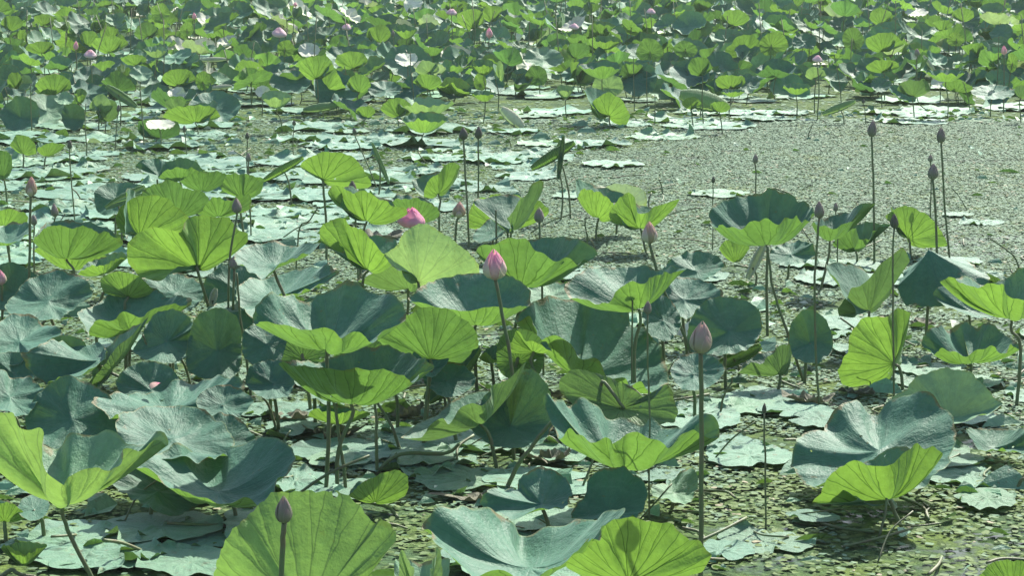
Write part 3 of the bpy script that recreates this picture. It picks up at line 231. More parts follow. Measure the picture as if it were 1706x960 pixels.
    ('pale upright rounded leaf over the folded leaf at the far duckweed edge', 1,[0.51,1.07,0.6],0.06,[1047,23882,215],[-87,-57,-74,-169,0,-3,-142,15,105,-62,27,152,24,27,154,134,6,110,163,-16,-5,99,-62,-66,-4,-82,-92],[1055,23881,0],[1058,23879,108]),
    ('slate leaf right of the pale upright rounded one', 1,[0.68,0.9,0],0.06,[1422,24930,193],[-163,10,25,-100,-99,-47,-11,-156,-90,118,-85,-79,183,-10,19,138,0,124,2,88,158,-93,69,127],[1463,24924,0],[1432,24931,97]),
    ('deep green leaf upright right of centre in the distant bed', 1,[0.55,0.91,0],0.06,[1759,28042,347],[-113,-55,-85,-181,2,-3,-142,23,104,-84,15,185,25,17,191,135,6,115,173,-22,-3,101,-69,-88,-18,-86,-111],[1796,28055,0],[1779,28036,174]),
    ('dim green leaf right of the deep green upright one', 1,[0.47,1.02,0],0.06,[2138,27147,427],[-77,-48,-59,-141,3,5,-127,19,75,-41,25,131,22,23,126,112,3,83,149,-17,10,100,-53,-60,13,-75,-67],[2165,27157,0],[2139,27147,214]),
    ('bright fluted leaf high at right of centre', 1,[0.86,1.05,0],0.11,[3433,34261,421],[-102,-118,30,-195,22,92,-160,-7,170,-93,-17,232,27,-40,240,116,-32,229,224,-17,165,258,-24,88,162,75,16,141,196,98,0,219,142,-171,26,195],[3482,34264,0],[3444,34247,211]),
    ('bright leaf with fan veins tilted right, upper right of centre', 1,[1.02,0.95,0],0.06,[3165,26905,491],[11,-98,-97,-103,-61,-76,-140,1,16,-118,32,99,-7,32,177,106,2,178,174,-15,122,211,-26,13,109,-77,-91],[3172,26892,0],[3164,26906,246]),
    ('green leaf left of a slate one at the far duckweed edge', 1,[1.14,0.98,0],0.11,[2407,24135,193],[127,37,125,0,153,99,-90,143,67,-117,71,13,-163,19,58,-167,23,102,-89,-7,149,-7,-33,148,69,-28,147,150,-10,118,156,-12,62,106,-86,29],[2386,24156,0],[2413,24152,96]),
    ('slate leaf leaning at the far duckweed edge, right of centre', 1,[0.63,0.92,0],0.06,[2617,24258,222],[89,83,85,0,122,121,-107,79,90,-174,19,25,-108,-85,-45,-45,-147,-77,72,-112,-35,125,-12,24],[2581,24293,0],[2615,24291,111]),
    ('low lime leaf beside the leaning slate one', 1,[1.01,0.94,0],0.12,[2249,22295,246],[-123,16,51,-74,-54,47,-31,-104,58,23,-107,56,77,-59,56,123,-9,59,100,35,72,16,110,75,-78,64,71],[2218,22296,0],[2216,22287,123]),
    ('lime left fold under the long pale rolled leaf', 1,[1.04,0.94,0],0.11,[1757,21430,196],[62,10,91,0,93,60,-46,90,44,-54,46,13,-93,11,42,-84,13,79,-36,8,110,4,9,118,38,6,113,74,-4,86,95,-4,49,43,-54,23],[1801,21446,0],[1766,21458,98]),
    ('lime right fold under the long pale rolled leaf', 1,[0.87,1.01,0],0.11,[1977,20889,212],[-53,-43,17,-81,11,41,-83,14,74,-49,3,95,3,-5,104,43,-3,100,90,-3,69,103,-7,35,65,31,6,56,79,40,0,88,57,-71,21,74],[2017,20887,0],[2002,20891,106]),
    ('small cupped leaf with cream inside at the far shore of centre', 1,[0.34,1.02,0.6],0.12,[551,22517,205],[-96,9,96,-60,-56,92,-24,-100,96,11,-108,89,45,-64,89,78,6,107,60,46,124,-15,43,144,-76,12,135],[579,22526,0],[551,22540,103]),
    ('slate-green leaf at the far shore near centre', 1,[0.64,0.9,0],0.06,[124,25368,217],[75,58,87,-7,82,113,-117,6,83,-132,2,25,-90,-70,-41,-7,-121,-68,79,-75,-50,122,1,27],[145,25372,0],[137,25357,109]),
    ('dark green leaf behind the slate-green one near centre', 1,[0.39,0.83,0],0.06,[303,25361,220],[-86,-48,-72,-150,-3,8,-121,10,95,-65,10,147,6,21,144,79,15,100,106,-12,13,70,-55,-65,-12,-72,-76],[327,25349,0],[319,25367,110]),
    ('green leaf near the far duckweed edge right of centre', 1,[0.56,0.92,0],0.11,[1863,21706,502],[87,-1,150,0,146,94,-66,146,67,-72,73,17,-121,14,62,-113,11,139,-65,16,171,-13,12,187,59,0,172,84,-13,145,116,-6,78,49,-89,27],[1912,21743,0],[1888,21740,251]),
    ('very dark round leaf in the distant bed at right', 1,[0.73,1.01,0],0.06,[4020,30364,366],[150,45,96,28,155,113,-91,108,96,-154,20,11,-119,-89,-70,-2,-176,-80,129,-105,-52,193,-25,31],[4032,30409,0],[4007,30371,183]),
    ('wide green leaf folded over a mint underside at right', 1,[0.88,1.03,0],0.11,[4597,27312,415],[165,27,195,0,215,139,-93,221,93,-104,116,19,-196,36,78,-202,23,156,-91,-21,208,-14,-34,235,121,-33,228,200,-39,167,252,-40,95,118,-134,40],[4601,27310,0],[4610,27295,207]),
    ('bright wavy leaf on the far shore at right', 1,[1.06,0.94,0],0.11,[4149,24582,345],[113,18,138,0,151,98,-66,156,59,-73,81,6,-186,33,43,-142,15,103,-80,-13,133,-22,-33,142,94,-37,131,159,-21,101,177,-27,59,81,-94,29],[4188,24570,0],[4174,24583,173]),
    ('wide lime leaf near a cream torn leaf at far right', 1,[0.93,0.99,0],0.12,[4457,22537,382],[162,64,115,37,185,126,-99,131,117,-206,45,98,-137,-74,91,-91,-166,88,21,-185,96,89,-125,82,185,-32,96],[4482,22519,0],[4487,22541,191]),
    ('yellow-green leaf with brown spot at far right', 1,[1.11,0.95,0],0.06,[6136,30397,383],[-25,-56,-68,-99,-15,-52,-130,24,1,-105,28,69,-44,20,121,21,16,109,83,-6,72,97,-29,-4,40,-54,-66],[6125,30427,0],[6138,30430,192]),
    ('bright leaf with a high right lobe in the upper right', 1,[0.89,1.0,0],0.11,[6915,33767,501],[-111,-72,26,-171,38,85,-144,35,158,-76,23,200,-7,10,216,71,-26,188,135,-31,154,150,-29,70,85,64,31,85,157,91,0,168,109,-144,54,129],[6868,33806,0],[6898,33785,251]),
    ('tilted green leaf left of the cream sheet in the upper right', 1,[0.91,1.04,0],0.11,[5662,33887,450],[159,28,171,0,197,128,-70,209,82,-72,106,14,-163,30,88,-148,16,184,-67,20,238,2,9,253,82,-27,222,163,-28,181,179,-26,106,114,-123,30],[5675,33905,0],[5669,33877,225]),
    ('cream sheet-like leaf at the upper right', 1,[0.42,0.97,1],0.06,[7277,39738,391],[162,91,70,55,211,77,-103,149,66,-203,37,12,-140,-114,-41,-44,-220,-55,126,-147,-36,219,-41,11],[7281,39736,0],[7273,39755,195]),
    ('lime low bowl leaf at the far duckweed edge at right', 1,[0.87,1.07,0],0.12,[2943,22686,239],[120,32,102,3,122,112,-109,63,100,-144,24,80,-91,-57,80,-34,-131,69,14,-131,78,82,-80,69,146,-14,78],[2944,22673,0],[2955,22692,119]),
    ('pale green arched leaf below a pink bud at right', 1,[0.58,1.04,0.6],0.14,[3178,23141,376],[96,6,82,0,106,69,-37,118,26,-35,55,-11,-87,14,31,-60,-8,95,-3,-15,121,44,-22,112,108,-10,80,130,-17,27,58,-78,-3],[3203,23151,0],[3191,23136,188]),
    ('olive leaf slanting at the far shore at right', 1,[0.28,0.82,0.25],0.11,[4121,22502,238],[-93,-72,23,-165,33,57,-134,20,125,-75,1,164,16,-29,164,103,-7,169,154,-21,121,160,-26,60,126,41,24,106,129,81,0,156,101,-131,41,125],[4159,22552,0],[4131,22541,119]),
    ('slate leaf folded beside the olive one at right', 1,[0.75,0.95,0],0.06,[4004,23896,242],[92,41,76,26,96,94,-55,78,74,-94,16,8,-63,-76,-43,2,-123,-60,76,-84,-34,134,-21,28],[4041,23899,0],[4027,23891,121]),
    ('large grey ribbed leaf at the far shore near the right edge', 1,[0.73,1.0,0],0.06,[4998,22812,240],[-219,47,16,-148,-114,-35,-53,-228,-42,135,-152,-33,221,-49,15,179,80,69,38,222,76,-115,154,65],[4986,22805,0],[4987,22819,120]),
    ('cream torn leaf low at far right', 1,[0.42,1.06,1],0.06,[4772,24573,212],[-81,16,8,-59,-40,-23,-14,-79,-41,39,-58,-30,70,-12,17,51,39,42,3,67,60,-60,41,46],[4786,24568,0],[4797,24557,106]),
    ('narrow lime upright leaf behind the pink bud near the right edge', 1,[0.96,1.04,0],0.06,[5737,25200,381],[-12,-56,-81,-42,-41,-61,-64,2,1,-47,25,77,-19,12,135,17,12,125,55,2,83,55,-24,11,20,-56,-57],[5689,25225,0],[5707,25197,190]),
    ('olive leaf cut by the right edge at the far shore', 1,[0.11,0.9,0.25],0.11,[5113,22019,253],[-54,-48,27,-66,19,49,-65,8,90,-37,12,123,-4,11,133,34,1,126,61,-18,99,82,-16,49,59,36,12,59,96,50,0,104,67,-75,23,96],[5137,22029,0],[5106,22004,126]),
    ('mid green standing leaf in the distant bed at right', 1,[0.55,0.87,0],0.06,[4656,30019,395],[-9,-83,-99,-102,-43,-93,-150,12,18,-123,29,133,-55,17,184,42,2,183,105,0,109,145,-34,14,77,-73,-89],[4694,30062,0],[4688,30031,198]),
    ('pale grey shell-like leaf in the distant bed at right', 1,[0.4,1.11,0.6],0.06,[4094,28416,337],[-98,14,10,-68,-58,-17,-2,-111,-26,73,-66,-20,102,-14,10,94,31,36,16,103,47,-63,67,37],[4143,28399,0],[4104,28400,168]),
    ('bright fan-veined leaf leaning left side of the right bed', 1,[1.09,0.98,0],0.06,[3595,30196,307],[11,-88,-121,-61,-66,-99,-111,-3,19,-95,31,114,-23,13,206,54,14,187,114,3,140,119,-30,18,81,-76,-102],[3560,30192,0],[3575,30208,153]),
    ('white sunlit flap on top of the dark folded leaf on the pads', 1,[0.28,1.04,1],0.06,[-3179,19628,203],[111,82,33,10,149,40,-93,77,35,-103,-16,9,-56,-106,-20,49,-145,-20,124,-54,-21,155,25,9],[-3163,19638,0],[-3151,19650,102]),  # separate piece whose white tint paints the sun on the leaf below
]
ROLLS = [
    ('slim rolled green leaf pointing left beside the dome-shaped leaf', [1,1,0], 'hull', [-1780,15564,177],[-1490,15564,345],64,[-1635,15564,261],[-1581,15564,0]),
    ('rolled pale leaf slanting over the round dark leaf at left', [0.45,1.1,0.6], 'rolls', [-2511,13434,255],[-2263,13434,389],63,[-2437,13434,295],[-2437,13434,0]),
    ('rolled leaf tilted like a paddle on a crooked stem over the duckweed', [0.45,0.92,0], 'hull', [130,14764,353],[422,14764,532],81,[311,14764,464],[400,14764,0]),
    ('narrow dark rolled leaf standing against the tilted paddle leaf', [0.25,0.85,0.25], 'rolls', [312,14704,290],[347,14704,582],40,[319,14704,349],[319,14704,0]),
    ('thin pale rolled leaf leaning like a feather over the pads', [0.45,1.1,0.6], 'rolls', [-1023,15979,407],[-903,15979,106],39,[-975,15979,287],[-992,15979,0]),
    ('thick folded bright leaf slanting up to the right beside the big pink bud stem', [1,1,0], 'rolls', [-347,8795,61],[-137,8795,286],108,[-305,8795,106],[-284,8795,0]),
    ('rolled lime leaf with ribbed edges near the leaning stem', [1,1,0], 'rolls', [889,9411,73],[1090,9411,169],68,[969,9411,111],[980,9411,0]),
    ('long pale rolled leaf lying over lime folds at the far edge of the duckweed', [0.45,1.1,0.6], 'hull', [1738,22684,249],[2225,22684,124],223,[1933,22684,199],[1933,22684,0]),
    ('pale green rolled leaf slanting down to the right in the distant bed', [0.45,1.1,0.6], 'rolls', [-3996,21607,408],[-3700,21607,202],94,[-3877,21607,326],[-3877,21607,0]),
    ('thin pale rolled leaf on end beside the torn grey leaf far left', [0.45,1.1,0.6], 'rolls', [-4105,21479,300],[-3952,21479,94],52,[-4044,21479,218],[-4044,21479,0]),
    ('pale log-like rolled leaf lying at the far shore of the pads', [0.45,1.1,0.6], 'hull', [-2137,22405,104],[-1768,22405,160],98,[-1952,22405,132],[-1952,22405,0]),
    ('cream rolled leaf lying level in the distant bed at left', [0.3,1.05,1], 'hull', [-4154,29093,198],[-3773,29093,214],71,[-3963,29093,206],[-3963,29093,0]),
    ('cream rolled leaf lower in the distant bed at left', [0.3,1.05,1], 'hull', [-3515,25541,91],[-3263,25541,119],62,[-3389,25541,105],[-3389,25541,0]),
    ('cream folded leaf hanging beside the stalk of the tall bowl leaf', [0.3,1.05,1], 'rolls', [1291,11867,67],[1386,11867,276],55,[1320,11867,130],[1320,11867,0]),
    ('cream withered curl among the stems left of centre', [0.3,1.05,1], 'rolls', [-1311,9411,348],[-1289,9411,427],36,[-1305,9411,371],[-1305,9411,0]),
    ('narrow cream leaf hanging in the distant bed at right', [0.3,1.05,1], 'hull', [4948,26465,418],[5114,26465,202],57,[5031,26465,310],[5031,26465,0]),
    ('cream torn leaf lying on the far pads right of centre', [0.3,1.05,1], 'hull', [-105,21353,211],[111,21353,23],128,[3,21353,117],[3,21353,0]),
    ('lime folded leaf with a cream flap at the far duckweed edge', [0.45,1.1,0.6], 'hull', [3099,21867,108],[3425,21867,240],83,[3262,21867,174],[3318,21867,0]),
    ('flat lime rolled leaf floating on the duckweed', [1,1,0], 'hull', [-68,19106,20],[173,19106,21],42,[53,19106,21],[53,19106,0]),
    ('thin light edge of a rolled leaf before the round dark leaf', [0.45,1.1,0.6], 'hull', [-2443,13309,305],[-2246,13309,364],22,[-2344,13309,334],[-2344,13309,0]),
]
BUDS = [
    ('plump pink and cream bud standing tallest at the centre', 'p', [-63,8145,671],118,85,[44,8145,0],[-11,8145,385],52.0),
    ('mauve pointed closed bud on a long stem at right of centre', 'n', [548,6248,764],97,61,[559,6248,0],[551,6248,565],55.0),
    ('cream pink bud under the two-winged leaf on a curving stem', 'c', [593,9348,632],99,64,[887,9348,0],[748,9348,226,649,9348,438],38.0),
    ('small dusky bud on a straight stem right of the plump pink bud', 'm', [121,9539,696],71,42,[141,9539,0],[133,9539,352],27.0),
    ('short pale pink bud just right of the open blossom', 'c', [-318,13066,245],101,75,[-355,13066,0],[-336,13066,201],28.0),
    ('dark closed bud, left one of two side by side over the pads', 'g', [-298,13409,681],81,51,[-260,13409,0],[-277,13409,359],22.0),
    ('dark closed bud, right one of two side by side over the pads', 'g', [-216,14041,627],84,46,[-221,14041,0],[-220,14041,359],22.0),
    ('little dark bud in front of the dome-shaped leaf', 'g', [-881,12008,524],73,43,[-850,12008,0],[-865,12008,430],22.0),
    ('tall mauve bud standing alone over the duckweed at right', 'm', [2088,12693,769],104,52,[2126,12693,0],[2112,12693,411],30.0),
    ('tall mauve bud, rightmost of the three over the drooping leaf', 'm', [2383,12131,790],93,46,[2489,12131,0],[2412,12131,414],28.0),
    ('mauve bud, fuller and lower of the close pair at right', 'm', [2327,12048,596],93,56,[2386,12048,0],[2354,12048,358],28.0),
    ('tiny bud just above the fuller bud of the close pair at right', 'm', [2552,13309,555],51,32,[2577,13309,0],[2561,13309,408],14.0),
    ('tiny mauve bud over the duckweed above the tall bowl leaf', 'm', [1556,13959,473],69,38,[1572,13959,0],[1561,13959,369],18.0),
    ('smallest green bud over the duckweed left of the tall bowl leaf', 'g', [1229,13309,425],47,25,[1235,13309,0],[1231,13309,260],13.0),
    ('mauve bud before the rim of the tall bowl leaf, on a long stem', 'm', [1263,8930,798],74,39,[1289,8930,0],[1251,8930,457],30.0),
    ('tiny bud behind the blue bowl leaf at right', 'm', [1812,12172,399],54,30,[1835,12172,0],[1824,12172,307],16.0),
    ('grey-green slim bud before the yellow-green arching leaf at right', 'g', [1604,9105,731],66,32,[1625,9105,0],[1610,9105,427],26.0),
    ('small bud against the green lip of the pale grey leaf', 'm', [495,8817,489],59,31,[492,8817,0],[491,8817,427],24.0),
    ('narrow bud on a thick straight stem before the largest blue leaf', 'm', [452,7185,710],48,25,[465,7185,0],[460,7185,350],24.0),
    ('dark mauve closed bud in front of the huge light green leaf at bottom', 'm', [-567,5287,522],73,40,[-585,5287,0],[-575,5287,386],48.0),
    ('thin green bud alone on a straight stem at lower right', 'g', [834,7081,392],40,17,[850,7081,0],[840,7081,190],20.0),
    ('pale mauve bud on a straight stem at far left', 'c', [-2329,10541,689],99,52,[-2366,10541,0],[-2346,10541,475],34.0),
    ('small mauve bud right of the pale one at far left', 'm', [-2698,12830,280],85,42,[-2721,12830,0],[-2703,12830,233],24.0),
    ('small pink bud low beside the straight stem at far left', 'm', [-2467,11210,453],62,37,[-2489,11210,0],[-2476,11210,284],20.0),
    ('mauve bud right of the yellow-green leaf with the sunlit flank', 'm', [-1190,9411,755],70,41,[-1243,9411,0],[-1224,9411,533],27.0),
    ('broad mauve bud right of the big notched fan leaf', 'm', [-1205,9386,513],63,46,[-1229,9386,0],[-1215,9386,325],24.0),
    ('pink bud half cut off by the left picture edge', 'p', [-2491,10541,253],77,52,[-2495,10541,0],[-2491,10541,179],26.0),
    ('dark bud on a leaning stem over the pads at left', 'g', [-2960,14614,502],64,36,[-2937,14614,0],[-2955,14614,292],16.0),
    ('upper dark bud of two close stems over the pads', 'g', [-1701,14041,621],50,30,[-1678,14041,0],[-1701,14041,398],13.0),
    ('lower mauve bud of two close stems over the pads', 'm', [-1670,13824,499],61,38,[-1657,13824,0],[-1668,13824,385],16.0),
    ('dark bud on a stem that leans right over the pads', 'g', [-1181,16416,426],54,36,[-964,16416,0],[-1097,16416,218],12.0),
    ('little dark bud standing before the far pads at centre left', 'g', [-1873,18808,272],56,36,[-1878,18808,0],[-1880,18808,166],11.0),
    ('little dark bud stub behind the tall mauve bud', 'g', [3504,21867,213],53,35,[3546,21867,0],[3524,21867,138],9.0),
    ('pink bud standing over the distant bed at centre', 'p', [-298,28751,508],140,101,[-314,28751,0],[-306,28751,376],18.0),
    ('pink bud near the right edge of the distant bed', 'p', [5206,23263,616],101,69,[5222,23263,0],[5217,23263,306],16.0),
    ('brownish pink bud before the cream narrow leaf at right', 'm', [4578,24847,502],94,67,[4579,24847,0],[4574,24847,393],14.0),
    ('pale pink bud in the distant bed at far left', 'p', [-5048,25452,541],110,62,[-5038,25452,0],[-5040,25452,354],16.0),
    ('pale bud high in the distant bed at left', 'p', [-4691,32578,583],105,70,[-4714,32578,0],[-4694,32578,469],12.0),
    ('pink bud at the top picture edge left of centre', 'p', [-3688,37564,579],81,81,[-3697,37564,0],[-3689,37564,488],8.0),
    ('slim brown bud in the distant bed at centre', 'm', [-1493,27665,580],89,45,[-1460,27665,0],[-1479,27665,399],12.0),
    ('dark bud before the folded dark leaf with a white top', 'g', [-2834,18906,208],62,36,[-2818,18906,0],[-2830,18906,156],12.0),
    ('dark bare bud tip beside the folded dark leaf', 'g', [-3509,19517,327],74,37,[-3557,19517,0],[-3529,19517,204],14.0),
]
FLOWERS = [
    ('open pink lotus blossom above the pale crinkled leaf', [-555,11867,353],137,118,[-557,11867,0]),
    ('pale pink blossom high in the distant bed at left of centre', [-2948,27876,561],167,136,[-2958,27876,0]),
    ('pink blossom in the distant bed at far left', [-4720,24596,500],127,100,[-4736,24596,0]),
    ('pale pink blossom at the top of the distant bed', [-884,32150,663],139,104,[-887,32150,0]),
    ('pale pink blossom in the distant bed right of centre', [840,29923,565],122,89,[842,29923,0]),
    ('white blossom near the top right of centre', [2066,32869,646],125,98,[2073,32869,0]),
    ('pink and white blossom in the distant bed at right', [3089,22268,600],91,79,[3103,22268,0]),
    ('pink blossom in the upper bed left of centre', [-2268,30169,541],115,98,[-2275,30169,0]),
]
STEMS = [
    ('leaning bare stalk crossing under the tall bowl leaf to the water', 7.0,[1301,9449,0,1217,9449,207,1147,9449,421,1115,9449,607]),
    ('long brown stalk right of the paired stems left of centre', 6.0,[-1104,9105,0,-1126,9105,195,-1148,9105,350,-1159,9105,542]),
    ('thin dark stalk, second of the five under the wide bowl leaf', 7.0,[-582,7556,0,-606,7556,134,-621,7556,264,-635,7556,362]),
    ('straight dark stalk, fourth of the five under the wide bowl leaf', 7.0,[-498,7822,0,-499,7822,113,-500,7822,226,-506,7822,315]),
    ('slanting dark stalk, rightmost of the five under the wide bowl leaf', 7.0,[-407,8135,0,-452,8135,96,-486,8135,155,-526,8135,220]),
    ('thick brown rod leaning across the gap at bottom centre', 9.0,[-43,7581,0,15,7581,84,79,7581,171,143,7581,254]),
    ('brown stalk lying level on the pads under the mint rolled leaf', 8.0,[-531,7822,0,-425,7822,68,-249,7822,77,-194,7822,113]),
    ('brown stalk arching down beside the dome-like dark leaf', 6.0,[-1293,8817,0,-1350,8817,227,-1472,8817,252,-1512,8817,332]),
    ('brown bent stalk by the withered leaf left of the five stalks', 6.0,[-920,8442,0,-943,8442,61,-977,8442,146,-1058,8442,218]),
    ('bent brown twig at the right edge over the duckweed', 6.0,[2943,12493,0,2916,12493,70,2844,12493,140,2755,12493,200]),
    ('short dark stub poking from the duckweed at far right', 6.0,[2750,20395,0,2766,20395,45,2787,20395,101,2803,20395,135]),
    ('short dark stub poking from the duckweed at centre right', 6.0,[1119,16158,0,1114,16158,45,1104,16158,85,1095,16158,117]),
    ('dark pointed stub over the duckweed under the white-faced leaf', 6.0,[465,13211,0,457,13211,107,449,13211,163,445,13211,229]),
    ('slanting broken twig beside the dark pointed stub', 5.0,[534,13114,0,497,13114,66,468,13114,110,446,13114,158]),
    ('green spike tip before the broad bright leaf', 7.0,[-89,12830,0,-92,12830,215,-92,12830,251,-96,12830,323]),
    ('crooked dead stem left of the wavy-edged bright leaf', 5.0,[-1220,12172,0,-1188,12172,290,-1137,12172,348,-1085,12172,426]),
    ('bent stalk reaching from the dull wing leaf to the water', 6.0,[1700,9513,0,1666,9513,87,1557,9513,195,1449,9513,276]),
    ('fallen green stalk lying slantwise right of the largest blue leaf', 7.0,[664,9411,0,728,9411,107,821,9411,40,901,9411,0]),
    ('long thin stalk slanting over the dull olive leaf', 7.0,[354,8578,0,425,8578,165,521,8578,116,546,8578,54]),
    ('thin bent twig over the pads left of the leaning stalk', 5.0,[841,8761,0,864,8761,63,888,8761,126,904,8761,168]),
    ('dark twig tip at the right picture edge', 7.0,[1787,7565,0,1807,7565,33,1827,7565,55,1843,7565,88]),
    ('fallen green stalk in the bottom left corner', 8.0,[-1584,6537,0,-1546,6537,23,-1519,6537,10,-1473,6537,0]),
    ('thin tall stem before the torn grey leaf at far left', 6.0,[-3640,18663,0,-3639,18663,180,-3644,18663,334,-3629,18663,477]),
    ('thin dark stem at the left end of the distant bed', 6.0,[-4608,20984,0,-4604,20984,127,-4603,20984,299,-4603,20984,472]),
    ('thin stem before the folded dark leaf with white top', 6.0,[-3306,19623,0,-3312,19623,167,-3319,19623,302,-3324,19623,517]),
    ('thin dark stem in the distant bed at right', 6.0,[3621,24029,0,3597,24029,184,3559,24029,381,3521,24029,577]),
    ('thin dark stem near the right edge of the distant bed', 6.0,[5547,25103,0,5545,25103,240,5554,25103,377,5548,25103,718]),
    ('bent dark stem before the lime leaf at the far right', 6.0,[4533,23563,0,4369,23563,90,4350,23563,284,4332,23563,476]),
    ('dark leaning stem at the far duckweed edge, right', 6.0,[4878,23263,0,4849,23263,115,4806,23263,242,4777,23263,337]),
    ('straight dark stem left of two before the far pads at centre', 6.0,[1313,23488,0,1305,23488,225,1303,23488,417,1295,23488,577]),
    ('straight dark stem right of two before the far pads at centre', 6.0,[1450,23412,0,1442,23412,167,1434,23412,295,1433,23412,435]),
    ('short bare stem on the far edge of the duckweed', 6.0,[1428,21867,0,1427,21867,108,1425,21867,228,1425,21867,306]),
    ('thin dark stem in the distant bed left of centre', 6.0,[-1066,23872,0,-1078,23872,196,-1096,23872,391,-1107,23872,619]),
    ('thin dark stem behind the pads left of centre', 6.0,[-1728,23263,0,-1739,23263,178,-1755,23263,369,-1773,23263,496]),
    ('curved dark stem beside the small green leaf left of centre', 6.0,[-1414,25189,0,-1399,25189,131,-1384,25189,200,-1370,25189,303]),
]

# ------------------------------------------------------------------ helpers
v3 = lambda m: np.array(m, float) / 1000.0
rows = lambda m: np.array(m, float).reshape(-1, 3) / 1000.0


def tag(o, label=None, cat=None, group=None, kind=None):
    if label: o["label"] = label
    if cat: o["category"] = cat
    if group: o["group"] = group
    if kind: o["kind"] = kind
    return o

def link(o, parent=None):
    COL.objects.link(o)
    if parent is not None: o.parent = parent
    return o

def empty(name, loc, rz=0.0):
    o = bpy.data.objects.new(name, None)
    o.empty_display_size = 0.05
    o.location = loc
    o.rotation_euler = (0, 0, rz)
    return link(o)

def mesh(name, V, Fc, mats, uv=None, smooth=True, mi=None):
    me = bpy.data.meshes.new(name)
    V = np.asarray(V, dtype=np.float32)
    me.vertices.add(len(V)); me.vertices.foreach_set("co", V.ravel())
    if isinstance(Fc, list):
        flat = np.array([i for f in Fc for i in f], dtype=np.int32)
        tot = np.array([len(f) for f in Fc], dtype=np.int32)
    else:
        flat = Fc.astype(np.int32).ravel(); tot = np.full(len(Fc), Fc.shape[1], dtype=np.int32)
    start = np.concatenate([[0], np.cumsum(tot)[:-1]]).astype(np.int32)
    me.loops.add(len(flat)); me.loops.foreach_set("vertex_index", flat)
    me.polygons.add(len(tot))
    me.polygons.foreach_set("loop_start", start)
    me.polygons.foreach_set("loop_total", tot)
    me.polygons.foreach_set("use_smooth", np.full(len(tot), smooth))
    if mi is not None: me.polygons.foreach_set("material_index", np.asarray(mi, dtype=np.int32))
    if uv is not None:
        l = me.uv_layers.new(name="uv")
        l.data.foreach_set("uv", np.asarray(uv, dtype=np.float32)[flat].ravel())
    for m in (mats if isinstance(mats, (list, tuple)) else [mats]): me.materials.append(m)
    me.update(calc_edges=True)
    return me

def obj(name, me, parent=None, loc=(0, 0, 0), color=None):
    o = bpy.data.objects.new(name, me)
    o.location = loc
    if color is not None: o.color = (*color, 1.0)
    return link(o, parent)

# ------------------------------------------------------------------ materials
class NT:
    def __init__(s, name):
        s.m = bpy.data.materials.new(name); s.m.use_nodes = True
        s.t = s.m.node_tree; s.t.nodes.clear()
        s.out = s.n("ShaderNodeOutputMaterial")
    def n(s, typ, **kw):
        nd = s.t.nodes.new(typ)
        for k, v in kw.items(): setattr(nd, k, v)
        return nd
    def put(s, sock, v):
        if isinstance(v, bpy.types.NodeSocket): s.t.links.new(v, sock)
        elif isinstance(v, (tuple, list)) and len(v) == 3 and sock.type == 'RGBA': sock.default_value = (*v, 1)
        else: sock.default_value = v
    def math(s, op, a, b=0.0, c=0.0, clamp=False):
        nd = s.n("ShaderNodeMath", operation=op); nd.use_clamp = clamp
        s.put(nd.inputs[0], a); s.put(nd.inputs[1], b); s.put(nd.inputs[2], c)
        return nd.outputs[0]
    def mix(s, f, a, b, mode='MIX'):
        nd = s.n("ShaderNodeMix", data_type='RGBA', blend_type=mode)
        s.put(nd.inputs[0], f); s.put(nd.inputs[6], a); s.put(nd.inputs[7], b)
        return nd.outputs[2]
    def noise(s, vec, scale, detail=3, rough=.55, dist=0.0):
        nd = s.n("ShaderNodeTexNoise")
        if vec is not None: s.put(nd.inputs["Vector"], vec)
        s.put(nd.inputs["Scale"], scale); s.put(nd.inputs["Detail"], detail)
        s.put(nd.inputs["Roughness"], rough); s.put(nd.inputs["Distortion"], dist)
        return nd.outputs[0]
    def ramp(s, f, a, b):
        nd = s.n("ShaderNodeMapRange", interpolation_type='SMOOTHSTEP')
        s.put(nd.inputs[0], f); s.put(nd.inputs[1], a); s.put(nd.inputs[2], b)
        return nd.outputs[0]
    def pbr(s, col, rough, spec=.4, normal=None, sheen=0.0):
        p = s.n("ShaderNodeBsdfPrincipled")
        s.put(p.inputs["Base Color"], col); s.put(p.inputs["Roughness"], rough)
        s.put(p.inputs["Specular IOR Level"], spec)
        if sheen:
            s.put(p.inputs["Sheen Weight"], sheen); s.put(p.inputs["Sheen Roughness"], .35)
            s.put(p.inputs["Sheen Tint"], (.75, 1.0, .88))
        if normal is not None: s.put(p.inputs["Normal"], normal)
        return p.outputs[0]
    def bump(s, h, dist, strength=1.0):
        b = s.n("ShaderNodeBump"); s.put(b.inputs["Height"], h)
        s.put(b.inputs["Distance"], dist); s.put(b.inputs["Strength"], strength)
        return b.outputs[0]
    def done(s, sh):
        s.t.links.new(sh, s.out.inputs[0]); return s.m

